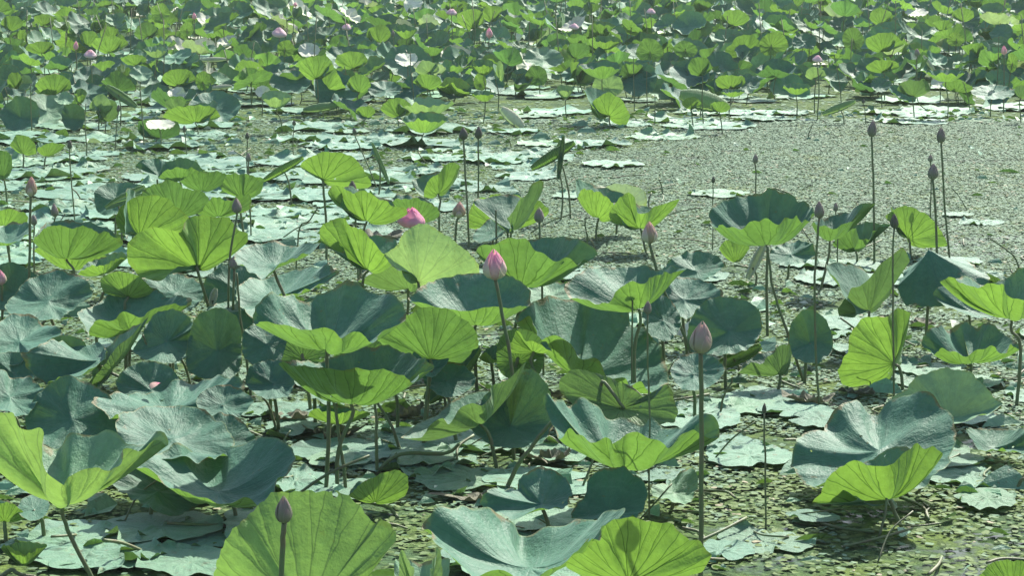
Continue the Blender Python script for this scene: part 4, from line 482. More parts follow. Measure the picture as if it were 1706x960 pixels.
def leaf_material(name, top_blue, top_green, trans=.36, pale=(.72, .70, .54), veins=18.0, wear=0.0, island=False, gloss=.17):
    N = NT(name)
    uvn = N.n("ShaderNodeUVMap"); uvn.uv_map = "uv"
    sep = N.n("ShaderNodeSeparateXYZ"); N.put(sep.inputs[0], uvn.outputs[0])
    u, v = sep.outputs[0], sep.outputs[1]
    info = N.n("ShaderNodeObjectInfo")
    tint = N.n("ShaderNodeSeparateColor"); N.put(tint.inputs[0], info.outputs["Color"])
    ty, tb, tp = tint.outputs
    tc = N.n("ShaderNodeTexCoord").outputs["Object"]
    if island:
        rnd = N.n("ShaderNodeNewGeometry").outputs["Random Per Island"]
        ty = N.math('MULTIPLY', N.math('FRACT', N.math('MULTIPLY', rnd, 7.31)), .9); tb = N.math('MULTIPLY_ADD', rnd, .55, .75)
        tp = N.math('GREATER_THAN', N.math('FRACT', N.math('MULTIPLY', rnd, 13.7)), .95)
    geo = N.n("ShaderNodeNewGeometry")
    # radial veins that fork half way out
    wob = N.math('MULTIPLY_ADD', N.noise(tc, 9.0, 2), .5, -.25)
    t = N.math('ABSOLUTE', N.math('SUBTRACT', N.math('FRACT', N.math('ADD', N.math('MULTIPLY', u, veins), wob)), .5))
    fork = N.math('MULTIPLY', N.math('MAXIMUM', N.math('SUBTRACT', v, .42), 0.0), .42)
    d = N.math('MULTIPLY', N.math('ABSOLUTE', N.math('SUBTRACT', t, fork)), N.math('MULTIPLY', v, .30))
    width = N.math('MULTIPLY_ADD', v, -.0062, .0130)
    vein = N.math('SUBTRACT', 1.0, N.ramp(d, N.math('MULTIPLY', width, .25), width))
    soft = N.math('SUBTRACT', 1.0, N.ramp(d, 0.0, .035))
    n1 = N.noise(tc, 7.0, 4, .6); n2 = N.noise(tc, 38.0, 3, .6); n3 = N.noise(tc, 160.0, 2, .5)
    vary = N.math('MULTIPLY', N.math('ADD', N.math('MULTIPLY_ADD', n1, .7, .42), N.math('MULTIPLY_ADD', n2, .5, -.02)), tb)
    top = N.mix(N.math('MULTIPLY', ty, .35), top_blue, top_green)
    top = N.mix(N.math('MULTIPLY', N.math('MULTIPLY', vein, N.math('MULTIPLY', N.ramp(n1, .42, .68), N.ramp(v, .05, .35))), .22), top, (.17, .27, .17))
    pcol = N.mix(N.math('GREATER_THAN', tp, .8), (.24, .37, .20), pale)  # also paints sunlit leaf tops white, besides leaves that are cream
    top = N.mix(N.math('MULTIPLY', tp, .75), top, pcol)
    und = N.mix(ty, (.095, .180, .065), (.155, .255, .062))
    und = N.mix(N.math('MULTIPLY', vein, .65), und, (.05, .095, .03))
    und = N.mix(N.math('MULTIPLY', tp, .8), und, pcol)
    spots = N.math('MULTIPLY', N.ramp(N.noise(tc, 33.0, 2, .5), .70, .76), .55)
    top = N.mix(spots, top, (.13, .115, .045)); und = N.mix(spots, und, (.11, .09, .035))
    bloom = N.math('MULTIPLY', N.ramp(N.noise(tc, 11.0, 5, .7, .6),   .50, .70), .28)
    top = N.mix(bloom, top, (.13, .245, .18))
    if wear:
        w = N.math('MULTIPLY', N.ramp(N.noise(tc, 5.0, 5, .7), .56, .72), wear)
        w2 = N.math('MULTIPLY', N.ramp(N.noise(tc, 60.0, 3, .7), .62, .70), wear)
        w = N.math('MAXIMUM', w, w2)
        top = N.mix(w, top, (.12, .10, .04)); und = N.mix(w, und, (.10, .08, .03))
    rim = N.math('MULTIPLY', N.ramp(v, .965, 1.0), .35)
    top = N.mix(rim, top, (.22, .26, .06))
    scorch = N.math('MULTIPLY', N.ramp(N.math('ADD', v, N.math('MULTIPLY_ADD', N.noise(tc, 9.0, 4, .7), .5, -.25)), .97, 1.04), .75)
    top = N.mix(scorch, top, (.17, .12, .05)); und = N.mix(scorch, und, (.14, .10, .04))
    col = N.mix(geo.outputs["Backfacing"], top, und)
    vec = N.n("ShaderNodeVectorMath", operation='SCALE'); N.put(vec.inputs[0], col); N.put(vec.inputs[3], vary)
    col = vec.outputs[0]
    ang = N.math('MULTIPLY', u, 6.28318)
    cyl = N.n("ShaderNodeCombineXYZ")
    N.put(cyl.inputs[0], N.math('MULTIPLY', N.math('COSINE', ang), 5.0)); N.put(cyl.inputs[1], N.math('MULTIPLY', N.math('SINE', ang), 5.0))
    N.put(cyl.inputs[2], N.math('MULTIPLY_ADD', v, 1.6, N.math('MULTIPLY', info.outputs["Random"], 40.0)))
    wr = N.noise(cyl.outputs[0], 1.5, 5, .65, .4)
    h = N.math('ADD', N.math('ADD', N.math('MULTIPLY', N.math('MULTIPLY', soft, geo.outputs["Backfacing"]), N.math('MULTIPLY_ADD', n1, -.5, -.1)), N.math('MULTIPLY', wr, N.math('MULTIPLY', N.math('MULTIPLY_ADD', geo.outputs['Backfacing'], -.72, 1.0), N.math('MULTIPLY_ADD', N.ramp(v, .05, .5), 1.5, .2)))), N.math('ADD', N.math('MULTIPLY', n2, 1.0), N.math('MULTIPLY', n3, .25)))
    nor = N.bump(h, .006, .7)
    sh = N.pbr(col, N.math('MULTIPLY_ADD', n1, .25, .48 - gloss * .3), gloss, nor, .24)
    tr = N.mix(ty, (.090, .21, .042), (.195, .36, .045))
    tr = N.mix(N.math('MULTIPLY', vein, .86), tr, (.05, .12, .012))
    tr = N.mix(N.math('MULTIPLY', tp, .5), tr, (.36, .46, .16))
    tv = N.n("ShaderNodeVectorMath", operation='SCALE'); N.put(tv.inputs[0], tr); N.put(tv.inputs[3], vary)
    tl = N.n("ShaderNodeBsdfTranslucent"); N.put(tl.inputs[0], tv.outputs[0]); N.put(tl.inputs[1], nor)
    ms = N.n("ShaderNodeMixShader"); N.put(ms.inputs[0], N.math('MULTIPLY_ADD', geo.outputs['Backfacing'], trans * .72, trans * .28))   # the waxy upper face hides most of the glow
    N.t.links.new(sh, ms.inputs[1]); N.t.links.new(tl.outputs[0], ms.inputs[2])
    # small holes eaten by insects
    hole = N.math('GREATER_THAN', N.noise(tc, 21.0, 1, .5), .805)
    clear = N.n("ShaderNodeBsdfTransparent"); m2 = N.n("ShaderNodeMixShader")
    N.put(m2.inputs[0], hole); N.t.links.new(ms.outputs[0], m2.inputs[1]); N.t.links.new(clear.outputs[0], m2.inputs[2])
    return N.done(m2.outputs[0])

M_LEAF = leaf_material("lotus_leaf_skin", (.042, .136, .100), (.090, .200, .075))
M_FARLEAF = leaf_material("lotus_leaf_skin_far", (.070, .175, .105), (.11, .215, .07), island=True)
M_PAD = leaf_material("floating_leaf_skin", (.118, .252, .165), (.17, .29, .11), trans=.15, wear=.8, gloss=.24)
M_FARPAD = leaf_material("floating_leaf_skin_far", (.13, .27, .17), (.18, .29, .12), trans=.15, wear=.8, island=True, gloss=.24)

def stalk_material():
    N = NT("lotus_stalk_skin")
    tc = N.n("ShaderNodeTexCoord").outputs["Object"]
    a = N.noise(tc, 18.0, 4, .6); b = N.noise(tc, 420.0, 2)
    col = N.mix(N.ramp(a, .35, .7), (.105, .155, .060), (.13, .115, .06))
    return N.done(N.pbr(col, .55, .4, N.bump(b, .0015, .9)))
M_STALK = stalk_material()

def dead_material():
    N = NT("withered_skin")
    tc = N.n("ShaderNodeTexCoord").outputs["Object"]
    a = N.noise(tc, 14.0, 5, .65)
    col = N.mix(N.ramp(a, .3, .72), (.085, .085, .055), (.22, .215, .14))
    sh = N.pbr(col, .7, .3, N.bump(N.noise(tc, 70.0, 4), .008, 1.0))
    tl = N.n("ShaderNodeBsdfTranslucent"); N.put(tl.inputs[0], (.05, .06, .03))
    ms = N.n("ShaderNodeMixShader"); N.put(ms.inputs[0], .15)
    N.t.links.new(sh, ms.inputs[1]); N.t.links.new(tl.outputs[0], ms.inputs[2])
    return N.done(ms.outputs[0])
M_DEAD = dead_material()

def petal_material(name, base, tip, trans=.3):
    N = NT(name)
    uvn = N.n("ShaderNodeUVMap"); uvn.uv_map = "uv"
    sep = N.n("ShaderNodeSeparateXYZ"); N.put(sep.inputs[0], uvn.outputs[0])
    tc = N.n("ShaderNodeTexCoord").outputs["Object"]
    n = N.noise(tc, 60.0, 3)
    streak = N.n("ShaderNodeTexWave"); streak.inputs["Scale"].default_value = 5.0
    N.put(streak.inputs["Vector"], uvn.outputs[0]); streak.inputs["Distortion"].default_value = 1.5
    f = N.ramp(N.math('ADD', sep.outputs[1], N.math('MULTIPLY_ADD', n, .3, -.15)), .30, 1.15)
    col = N.mix(f, base, tip)
    col = N.mix(N.math('MULTIPLY', streak.outputs[1], .22), col, tip)
    edge = N.ramp(N.math('ABSOLUTE', N.math('SUBTRACT', sep.outputs[0], .5)), .40, .50)
    col = N.mix(N.math('MULTIPLY', edge, .55), col, tuple(min(1, c * 1.25 + .06) for c in base))
    sh = N.pbr(col, .5, .35, N.bump(N.math('ADD', streak.outputs[1], n), .0015, .5), .1)
    tl = N.n("ShaderNodeBsdfTranslucent"); N.put(tl.inputs[0], col)
    ms = N.n("ShaderNodeMixShader"); N.put(ms.inputs[0], trans)
    N.t.links.new(sh, ms.inputs[1]); N.t.links.new(tl.outputs[0], ms.inputs[2])
    return N.done(ms.outputs[0])
M_PETAL = {
    'p': petal_material("petal_pink", (.70, .50, .46), (.82, .22, .42)),
    'c': petal_material("petal_cream_pink", (.42, .36, .22), (.48, .24, .25)),
    'm': petal_material("petal_mauve", (.21, .22, .15), (.29, .195, .20), .15),
    'n': petal_material("petal_dusty_pink", (.38, .35, .25), (.48, .29, .29), .2),
    's': petal_material("petal_cream", (.66, .62, .42), (.66, .42, .44), .25),
    'g': petal_material("petal_green", (.10, .12, .07), (.14, .10, .10), .15),
    'f': petal_material("petal_far_blossom", (.80, .66, .66), (.78, .46, .55), .35),
    'o': petal_material("petal_blossom", (.80, .46, .54), (.80, .19, .40), .35),
}

def water_material():
    N = NT("pond_water")
    tc = N.n("ShaderNodeTexCoord").outputs["Object"]
    a = N.noise(tc, .55, 5, .65); b = N.noise(tc, 3.2, 5, .7); c = N.noise(tc, 26.0, 4, .7)
    alg = N.ramp(N.math('ADD', N.math('MULTIPLY', a, .6), N.math('MULTIPLY', b, .4)), .34, .46)
    fine = N.ramp(c, .42, .62)
    acol = N.mix(N.ramp(b, .35, .7), (.060, .115, .055), (.13, .185, .040))
    acol = N.mix(N.math('MULTIPLY', fine, .7), acol, (.028, .050, .020))
    murk = N.pbr(acol, .8, .05, N.bump(c, .02, 1.0))
    wat = N.pbr((.010, .018, .012), .06, .5, N.bump(N.noise(tc, 7.0, 2), .02, .25))
    ms = N.n("ShaderNodeMixShader"); N.put(ms.inputs[0], alg)
    N.t.links.new(wat, ms.inputs[1]); N.t.links.new(murk, ms.inputs[2])
    return N.done(ms.outputs[0])

def weed_material():
    N = NT("water_weed_skin")
    rnd = N.n("ShaderNodeNewGeometry").outputs["Random Per Island"]
    tc = N.n("ShaderNodeTexCoord").outputs["Object"]
    a = N.noise(tc, .7, 4, .6)
    f2 = N.math('FRACT', N.math('MULTIPLY', rnd, 9.7))
    col = N.mix(rnd, (.080, .158, .094), (.165, .255, .160))
    pos = N.n("ShaderNodeSeparateXYZ"); N.put(pos.inputs[0], tc)
    a2 = N.noise(tc, 2.6, 4, .65)
    near = N.math('MULTIPLY', N.math('SUBTRACT', 1.0, N.ramp(pos.outputs[1], 6.6, 9.5)), .22)      # greener growth in the shallows by the bank
    col = N.mix(N.ramp(N.math('ADD', N.math('ADD', N.math('MULTIPLY', a, .5), N.math('MULTIPLY', a2, .5)), N.math('ADD', near, N.math('MULTIPLY_ADD', f2, .24, -.12))), .54, .70), col, (.110, .165, .050))
    col = N.mix(N.ramp(N.noise(tc, 1.7, 4, .7), .55, .72), col, (.065, .100, .070))
    col = N.mix(N.math('GREATER_THAN', f2, .97), col, (.28, .26, .17))
    return N.done(N.pbr(col, .72, .15))
M_WEED = weed_material()

# ------------------------------------------------------------------ leaf surfaces
def rim_curve(R, M):
    """closed smooth curve through the rim offsets R (N,3), sampled at M even angles about the stalk"""
    R = np.asarray(R, dtype=float); n = len(R)
    L = np.linalg.norm(R, axis=1); U = R / L[:, None]
    ang = np.arccos(np.clip(np.sum(U * np.roll(U, -1, 0), axis=1), -1, 1)) + .06
    t = np.concatenate([[0], np.cumsum(ang)]); T = t[-1]
    P = np.vstack([R[-2:], R, R[:3]])
    tt = np.concatenate([[t[n - 2] - T, t[n - 1] - T], t[:n], [T, T + t[1], T + t[2]]])
    q = np.arange(M) / M * T
    k = np.clip(np.searchsorted(tt, q, side='right') - 1, 1, len(tt) - 3)
    def tan(i): return (P[i + 1] - P[i - 1]) / (tt[i + 1] - tt[i - 1])[:, None]
    h = (tt[k + 1] - tt[k]); s = ((q - tt[k]) / h)[:, None]; h = h[:, None]
    m0, m1 = tan(k) * h * .9, tan(k + 1) * h * .9
    return (2*s**3 - 3*s**2 + 1) * P[k] + (s**3 - 2*s**2 + s) * m0 + (-2*s**3 + 3*s**2) * P[k + 1] + (s**3 - s**2) * m1

def leaf_mesh(name, rim, belly, mat, M=132, K=15, seed=0, ruffle=1.0, floor=None):
    rg = np.random.default_rng(seed)
    C = rim_curve(rim, M)
    R = float(np.mean(np.linalg.norm(C, axis=1)))
    th = np.arange(M) / M * 2 * np.pi
    # slightly uneven rim
    wob = np.zeros(M)
    for k in (9, 14, 21, 33, 47):
        wob += rg.uniform(.002, .008) * np.sin(k * th + rg.uniform(0, 6.3))
    C = C * (1 + wob * ruffle)[:, None]
    n = np.cross(C, np.roll(C, -1, 0)).sum(0); n /= np.linalg.norm(n) + 1e-9
    r = (np.linspace(0, 1, K + 1)[1:]) ** .85
    P = C[None] * r[:, None, None]
    loc = np.cross(C, np.roll(C, -1, 0) - np.roll(C, 1, 0)); loc /= np.linalg.norm(loc, axis=1)[:, None] + 1e-9
    loc = .5 * loc + .5 * n; loc /= np.linalg.norm(loc, axis=1)[:, None] + 1e-9
    # belly: the blade bulges away from its upper face between the stalk and the rim
    prof = 4 * r * (1 - r)
    P = P - loc[None] * (belly * R * prof * (1.1 - .3 * r))[:, None, None]
    # dimple at the stalk, pleats along the veins, crumples, ruffled rim
    pa = .0016 + .0016 * np.sin(2 * th + rg.uniform(0, 6)) + (.001 + .0) * np.sin(5 * th + rg.uniform(0, 6))
    pleat = (np.cos(21 * th) * pa)[None] * (r * (1 - .55 * r))[:, None]
    z = pleat * ruffle + .02 * np.exp(-(r / .10) ** 2)[:, None]
    for k in range(7):
        f = rg.integers(2, 10); g = rg.uniform(2, 8)
        z = z + rg.uniform(.006, .020) * ruffle * np.sin(f * th + rg.uniform(0, 6.3))[None] * (np.sin(g * r + rg.uniform(0, 6.3)) * r ** 1.2)[:, None]
    for k in range(3):
        f = rg.integers(8, 19)
        z = z + rg.uniform(.008, .020) * ruffle * np.sin(f * th + rg.uniform(0, 6.3))[None] * (r ** 5)[:, None]
    if ruffle > 2: z = z + .055 * np.sin(11 * th + .8 * np.sin(3 * th))[None] * (r ** 1.2)[:, None]
    P = P + loc[None] * (z * R)[:, :, None]
    V = np.vstack([[[0, 0, 0]], P.reshape(-1, 3)])
    V[0] = loc.mean(0) * .0 - n * 0.0 + n * .02 * R
    if floor is not None: V[:, 2] = np.maximum(V[:, 2], floor + .002 * rg.random(len(V)))
    uv = np.zeros((len(V), 2)); uv[1:, 0] = np.tile(np.arange(M) / M, K); uv[1:, 1] = np.repeat(r, M); uv[0] = (.5, 0)
    F = [(0, 1 + i, 1 + (i + 1) % M) for i in range(M)]
    a = np.arange(M); b = (a + 1) % M
    for k in range(K - 1):
        o = 1 + k * M
        F += list(zip((o + a).tolist(), (o + M + a).tolist(), (o + M + b).tolist(), (o + b).tolist()))
    me = mesh(name, V, F, mat, None)
    # UV per loop so the seam does not wrap
    lay = me.uv_layers.new(name="uv")
    vi = np.empty(len(me.loops), dtype=np.int32); me.loops.foreach_get("vertex_index", vi)
    L = uv[vi].copy()
    tot = np.empty(len(me.polygons), dtype=np.int32); me.polygons.foreach_get("loop_total", tot)
    st = np.concatenate([[0], np.cumsum(tot)[:-1]])
    pid = np.repeat(np.arange(len(tot)), tot)
    mx = np.maximum.reduceat(L[:, 0], st)[pid]
    L[:, 0] = np.where((mx - L[:, 0] > .5), L[:, 0] + 1, L[:, 0])
    cen = vi == 0
    mean = (np.add.reduceat(np.where(cen, 0, L[:, 0]), st) / 2.0)[pid]
    L[cen, 0] = mean[cen]
    lay.data.foreach_set("uv", L.astype(np.float32).ravel())
    return me

def bezier(pts, n):
    pts = [np.asarray(p, float) for p in pts]
    P = [2 * pts[0] - pts[1]] + pts + [2 * pts[-1] - pts[-2]]
    out = []
    for i in range(1, len(P) - 2):
        for s in np.linspace(0, 1, n, endpoint=False):
            a, b, c, d = P[i - 1], P[i], P[i + 1], P[i + 2]
            out.append(.5 * ((2 * b) + (-a + c) * s + (2 * a - 5 * b + 4 * c - d) * s ** 2 + (-a + 3 * b - 3 * c + d) * s ** 3))
    out.append(pts[-1]); return np.array(out)

def tube_geo(path, rad, sides=7, cap=True):
    path = np.asarray(path); n = len(path)
    rad = np.broadcast_to(np.asarray(rad, float), (n,))
    T = np.gradient(path, axis=0); T /= np.linalg.norm(T, axis=1)[:, None] + 1e-12
    up = np.array([0.0, 1.0, 0.13]); A = np.cross(T, up); A /= np.linalg.norm(A, axis=1)[:, None] + 1e-9
    B = np.cross(T, A); ph = np.arange(sides) / sides * 2 * np.pi
    V = path[:, None] + rad[:, None, None] * (np.cos(ph)[None, :, None] * A[:, None] + np.sin(ph)[None, :, None] * B[:, None])
    V = V.reshape(-1, 3); F = []
    for k in range(n - 1):
        for i in range(sides):
            j = (i + 1) % sides
            F.append((k * sides + i, k * sides + j, (k + 1) * sides + j, (k + 1) * sides + i))
    if cap: F += [tuple(range((n - 1) * sides, n * sides)), tuple(range(sides - 1, -1, -1))]
    return V, F

def stalk_mesh(name, pts, r0, r1, sides=7, n=6):
    p = bezier(pts, n)
    wob = np.cumsum(NR.normal(0, .0012, p.shape), axis=0); wob[:, 2] = 0; wob -= np.linspace(0, 1, len(p))[:, None] * wob[-1]
    p = p + wob
    return mesh(name, *tube_geo(p, np.linspace(r0, r1, len(p)), sides), M_STALK)

# ------------------------------------------------------------------ the pond
def build_water():
    V = [(-400, -60, 0), (400, -60, 0), (400, 700, 0), (-400, 700, 0)]
    o = obj("water", mesh("water", V, [(0, 1, 2, 3)], water_material(), smooth=False))
    tag(o, kind="structure")
build_water()

def u_of(x, y): return 853 + FOCAL * x / y                      # bearing and distance, as picture columns and rows
def y_at(yb): return CAM_H / math.tan(math.atan((yb - 480) / FOCAL) + PITCH)
def yb_of(Y): return 480 + FOCAL * np.tan(np.arctan(CAM_H / Y) - PITCH)

def build_weed(count=480000):
    """small floating leaves of the water weed that carpets the pond"""
    yb = NR.uniform(0, 1, count * 3); Y = np.where(NR.random(count * 3) < .86, y_at(1010) + (y_at(200) - y_at(1010)) * np.sqrt(yb), NR.uniform(y_at(200), 52, count * 3))
    X = NR.uniform(-.30, .30, count * 3) * Y
    u, b = u_of(X, Y), yb_of(Y)
    edge = 1150 - np.clip(b - 210, -40, 300) * 4.2
    f = np.sin(X * 3.1 + 1.3 * np.sin(Y * 1.7)) * .5 + np.sin(Y * 4.3 + 2 * np.sin(X * 2.1)) * .5
    right = 1 / (1 + np.exp(-(u - edge + 90 * f) / 40.0))
    low = np.where(b > 430, .95 + .35 * f, 0)
    dens = np.where(b < 196, .42, np.where(b < 440, np.maximum(right, .38 + .16 * f), np.maximum(low, np.where((u > 1000) & (b < 520), .9, 0))))
    dens = np.where(b > 560, dens * 1.5, dens) / 1.5
    gap = np.sin(X * 5.3 + 2.1 * np.sin(Y * 3.7)) * np.sin(Y * 6.1 + 1.7 * np.sin(X * 4.9))
    dens = np.where((b > 440) & (gap > .42), dens * .12, dens)
    keep = NR.random(count * 3) < dens
    X, Y = X[keep][:count], Y[keep][:count]; n = len(X)
    s = NR.uniform(.007, .018, n) * np.where(Y > 22, 2.0, 1.0) * (1 + .08 * np.clip((9.8 - Y) / 2.5, 0, 1)); rot = NR.uniform(0, 6.283, n)
    parts = []; o0 = 0
    for K, sel in ((4, Y >= 9.0), (7, Y < 9.0)):
        m = int(sel.sum()); sz = s[sel]; ph = np.arange(K) / K * 2 * np.pi
        asp = NR.uniform(.5, .95, m)
        px = np.cos(ph)[None] * sz[:, None]; py = np.sin(ph)[None] * (sz * asp)[:, None]
        rr = 1 + NR.uniform(-.34, .28, (m, K)); px *= rr; py *= rr
        cr, sr = np.cos(rot[sel])[:, None], np.sin(rot[sel])[:, None]
        lx = px * cr - py * sr; ly = px * sr + py * cr
        tilt = np.abs(NR.normal(0, .09, m)); ta = NR.uniform(0, 6.283, m)
        lz = (lx * np.cos(ta)[:, None] + ly * np.sin(ta)[:, None]) * np.tan(tilt)[:, None]
        base = NR.uniform(.004, .011, m)[:, None] + np.tan(tilt)[:, None] * sz[:, None] * .7
        V = np.stack([X[sel][:, None] + lx, Y[sel][:, None] + ly, base + lz + NR.uniform(-.0015, .003, (m, K))], axis=2)
        parts.append((V.reshape(-1, 3), np.arange(m * K).reshape(m, K) + o0)); o0 += m * K
    V = np.vstack([p[0] for p in parts]); F = parts[0][1].tolist() + parts[1][1].tolist()
    o = obj("water_weed", mesh("water_weed", V, F, M_WEED, smooth=False))
    tag(o, kind="stuff")
build_weed()

def pad_mesh(seed, M=72, K=7, mat=None):
    """a lotus leaf lying on the water: ragged outline, low ripples, a few edges curled up"""
    rg = np.random.default_rng(seed); th = np.arange(M) / M * 2 * np.pi
    rad = np.ones(M)
    for k in range(2, 12): rad += rg.uniform(.0, .16) / k ** .8 * np.sin(k * th + rg.uniform(0, 6.3))
    for _ in range(rg.integers(1, 4)):                           # torn bites
        a, w = rg.uniform(0, 6.28), rg.uniform(.06, .22)
        d = np.abs((th - a + np.pi) % (2 * np.pi) - np.pi); rad -= rg.uniform(.15, .45) * np.exp(-(d / w) ** 2)
    rad += rg.normal(0, .005, M)
    lift = np.zeros(M)
    for _ in range(rg.integers(3, 7)):                           # curled tips
        a, w = rg.uniform(0, 6.28), rg.uniform(.05, .22)
        d = np.abs((th - a + np.pi) % (2 * np.pi) - np.pi); lift += rg.uniform(.04, .18) * np.exp(-(d / w) ** 2)
    r = np.linspace(0, 1, K + 1)[1:] ** .8
    rip = np.zeros((K, M))
    for _ in range(6):
        rip += rg.uniform(.006, .022) * np.sin(rg.integers(3, 12) * th + rg.uniform(0, 6.3))[None] * np.sin(rg.uniform(3, 10) * r + rg.uniform(0, 6))[:, None]
    X = np.cos(th)[None] * rad[None] * r[:, None]; Yy = np.sin(th)[None] * rad[None] * r[:, None]
    Z = np.abs(rip) * 1.3 + (r ** 5)[:, None] * lift[None]
    curl = 1 - (r ** 6)[:, None] * lift[None] * .8
    X, Yy = X * curl, Yy * curl
    V = np.vstack([[[0, 0, .004]], np.stack([X, Yy, Z], 2).reshape(-1, 3)])
    uv = np.zeros((len(V), 2)); uv[1:, 0] = np.tile(np.arange(M) / M, K); uv[1:, 1] = np.repeat(r, M) * .95
    a = np.arange(M); b = (a + 1) % M
    F = [(0, 1 + i, 1 + (i + 1) % M) for i in range(M)]
    for k in range(K - 1):
        o = 1 + k * M; F += list(zip((o + a).tolist(), (o + M + a).tolist(), (o + M + b).tolist(), (o + b).tolist()))
    return V, F, uv

PADS = [mesh("floating_leaf", *(lambda g: (g[0], g[1], M_PAD, g[2]))(pad_mesh(100 + k))) for k in range(14)]

LANDMARKS = [(d[0], v3(d[6])) for d in LEAVES] + [(d[0], v3(d[5])) for d in BUDS] + [(d[0], v3(d[7])) for d in ROLLS]

USED = set()
TRIM = ("a", "the", "its", "of", "in", "at", "on", "with", "and", "like", "to", "by", "under", "over", "behind", "beside", "below", "two", "one", "pale", "small", "big",
        "from", "left", "right", "dark", "bright", "broad", "before", "above", "between")

def where_label(size, kind, X, Y):
    """told from its neighbours by the standing plant it lies nearest"""
    for lab, p in sorted(LANDMARKS, key=lambda q: ((q[1][0] - X) * 1.3) ** 2 + ((q[1][1] - Y) * .8) ** 2)[:24]:
        short = lab.split(",")[0].split()[:7]
        while short and short[-1] in TRIM: short.pop()
        dx, dy = X - p[0], (Y - p[1]) * .6
        rel = ("right of" if dx > 0 else "left of") if abs(dx) > abs(dy) else ("behind" if dy > 0 else "in front of")
        out = "%s %s %s %s" % (size, kind, rel, " ".join(short))
        if out not in USED: break
    USED.add(out)
    return out

def pad_label(X, Y, r):
    return where_label("small" if r < .19 else "mid-sized" if r < .29 else "large", "flat mint pad floating", X, Y)

def build_pads():
    spots = []
    hand = [  # column, row, half width in metres
        (1285, 905, .19), (1210, 925, .12), (250, 890, .20), (120, 900, .22), (60, 915, .16), (330, 905, .15), (300, 945, .20), (190, 935, .16),
        (1290, 665, .21), (1230, 745, .15), (1180, 735, .13), (1260, 770, .17), (1130, 800, .12), (1640, 800, .20), (1580, 770, .18), (1670, 840, .16),
        (1440, 590, .16), (1560, 625, .20), (1630, 640, .17), (660, 730, .20), (740, 745, .22), (700, 775, .20), (840, 745, .15), (780, 805, .24),
        (560, 760, .20), (480, 720, .16), (600, 775, .14), (950, 760, .18), (1000, 745, .16), (890, 870, .20), (460, 690, .17), (430, 690, .14),
        (1200, 327, .22), (1020, 278, .26), (1180, 325, .14), (960, 330, .18), (1150, 212, .30), (1560, 186, .5), (1250, 190, .45), (1640, 373, .16),
        (1600, 362, .12), (1370, 870, .10), (1390, 560, .14), (1350, 445, .18), (1590, 440, .2), (900, 470, .2), (1000, 460, .22), (1060, 470, .2)]
    for u, b, r in hand: spots.append((u, b, r))
    rg = random.Random(3)
    tries = 0
    while len(spots) < 250 and tries < 20000:
        tries += 1
        Y = y_at(rg.uniform(186, 475)) if rg.random() < .8 else y_at(rg.uniform(480, 960))
        u = rg.uniform(-80, 1790); b = float(yb_of(Y))
        edge = 1150 - max(-30, b - 212) * 3.4
        if 205 < b < 440 and u > edge + rg.uniform(-60, 90): continue
        if 440 <= b < 720 and u < 850 and rg.random() < .8: continue
        if b > 770 and u > 1050: continue
        spots.append((u, b, rg.uniform(.24, .44) if b < 440 else rg.uniform(.10, .24)))
    spots.sort(key=lambda s: s[1])
    for i, (u, b, r) in enumerate(spots):
        Y = y_at(b); X = (u - 853) / FOCAL * Y
        o = obj("floating_leaf", PADS[RS.randrange(len(PADS))], None, (X, Y, .006 + .0011 * (i % 17)))
        o.rotation_euler = (RS.uniform(-.01, .01), RS.uniform(-.01, .01), RS.uniform(0, 6.283))
        s = r * RS.uniform(.9, 1.1); o.scale = (s, s * RS.uniform(.75, 1.0), s * RS.uniform(.6, 1.0))
        y = RS.random() ** 3
        o.color = (y, RS.uniform(.82, 1.12), .25 if RS.random() < .1 else 0.0, 1)
        tag(o, pad_label(X, Y, r), "floating leaf", "lotus leaves floating flat on the pond")
build_pads()

def build_scraps(n=5200):
    """torn leaf edges and curled scraps that stick up out of the floating carpet"""
    Y = np.where(NR.random(n) < .75, y_at(470) + (y_at(184) - y_at(470)) * NR.random(n) ** .7, y_at(990) + (y_at(470) - y_at(990)) * NR.random(n) ** .6)
    X = NR.uniform(-.27, .27, n) * Y
    u, b = u_of(X, Y), yb_of(Y)
    keep = ~((b > 205) & (b < 440) & (u > 1150 - np.clip(b - 212, -30, 300) * 3.0) & (NR.random(n) < .93))
    X, Y = X[keep], Y[keep]; n = len(X)
    w = NR.uniform(.012, .05, n) * np.where(NR.random(n) < .12, 2.0, 1.0); h = w * NR.uniform(.25, .85, n); a = NR.uniform(-1.2, 1.2, n) + np.where(NR.random(n) < .5, 0, 3.14)
    c, s_ = np.cos(a), np.sin(a)
    loc = np.zeros((n, 6, 3))
    loc[:, 0, 0] = -w; loc[:, 1, 0] = w; loc[:, 2] = np.stack([w * .55, h * .35, h * .7], 1); loc[:, 3] = np.stack([w * NR.uniform(-.3, .3, n), h * .9, h], 1)
    loc[:, 4] = np.stack([-w * .55, h * .35, h * .6], 1); loc[:, 5] = np.stack([w * 0, -h * .5, h * 0], 1)
    loc[:, :2, 1] = NR.uniform(-.3, .1, (n, 2)) * w[:, None]
    V = np.stack([X[:, None] + loc[..., 0] * c[:, None] - loc[..., 1] * s_[:, None], Y[:, None] + loc[..., 0] * s_[:, None] + loc[..., 1] * c[:, None], .012 + loc[..., 2]], 2)
    F = (np.arange(n)[:, None, None] * 6 + np.array([[0, 1, 2], [0, 2, 4], [4, 2, 3], [0, 5, 1]])[None]).reshape(-1, 3)
    uv = np.tile(np.array([[.1, .5], [.2, .5], [.18, .8], [.15, .98], [.12, .8], [.15, .4]]), (n, 1))
    tag(obj("leaf_scraps", mesh("leaf_scraps", V.reshape(-1, 3), F, M_FARPAD, uv, smooth=False)), kind="stuff")
build_scraps()

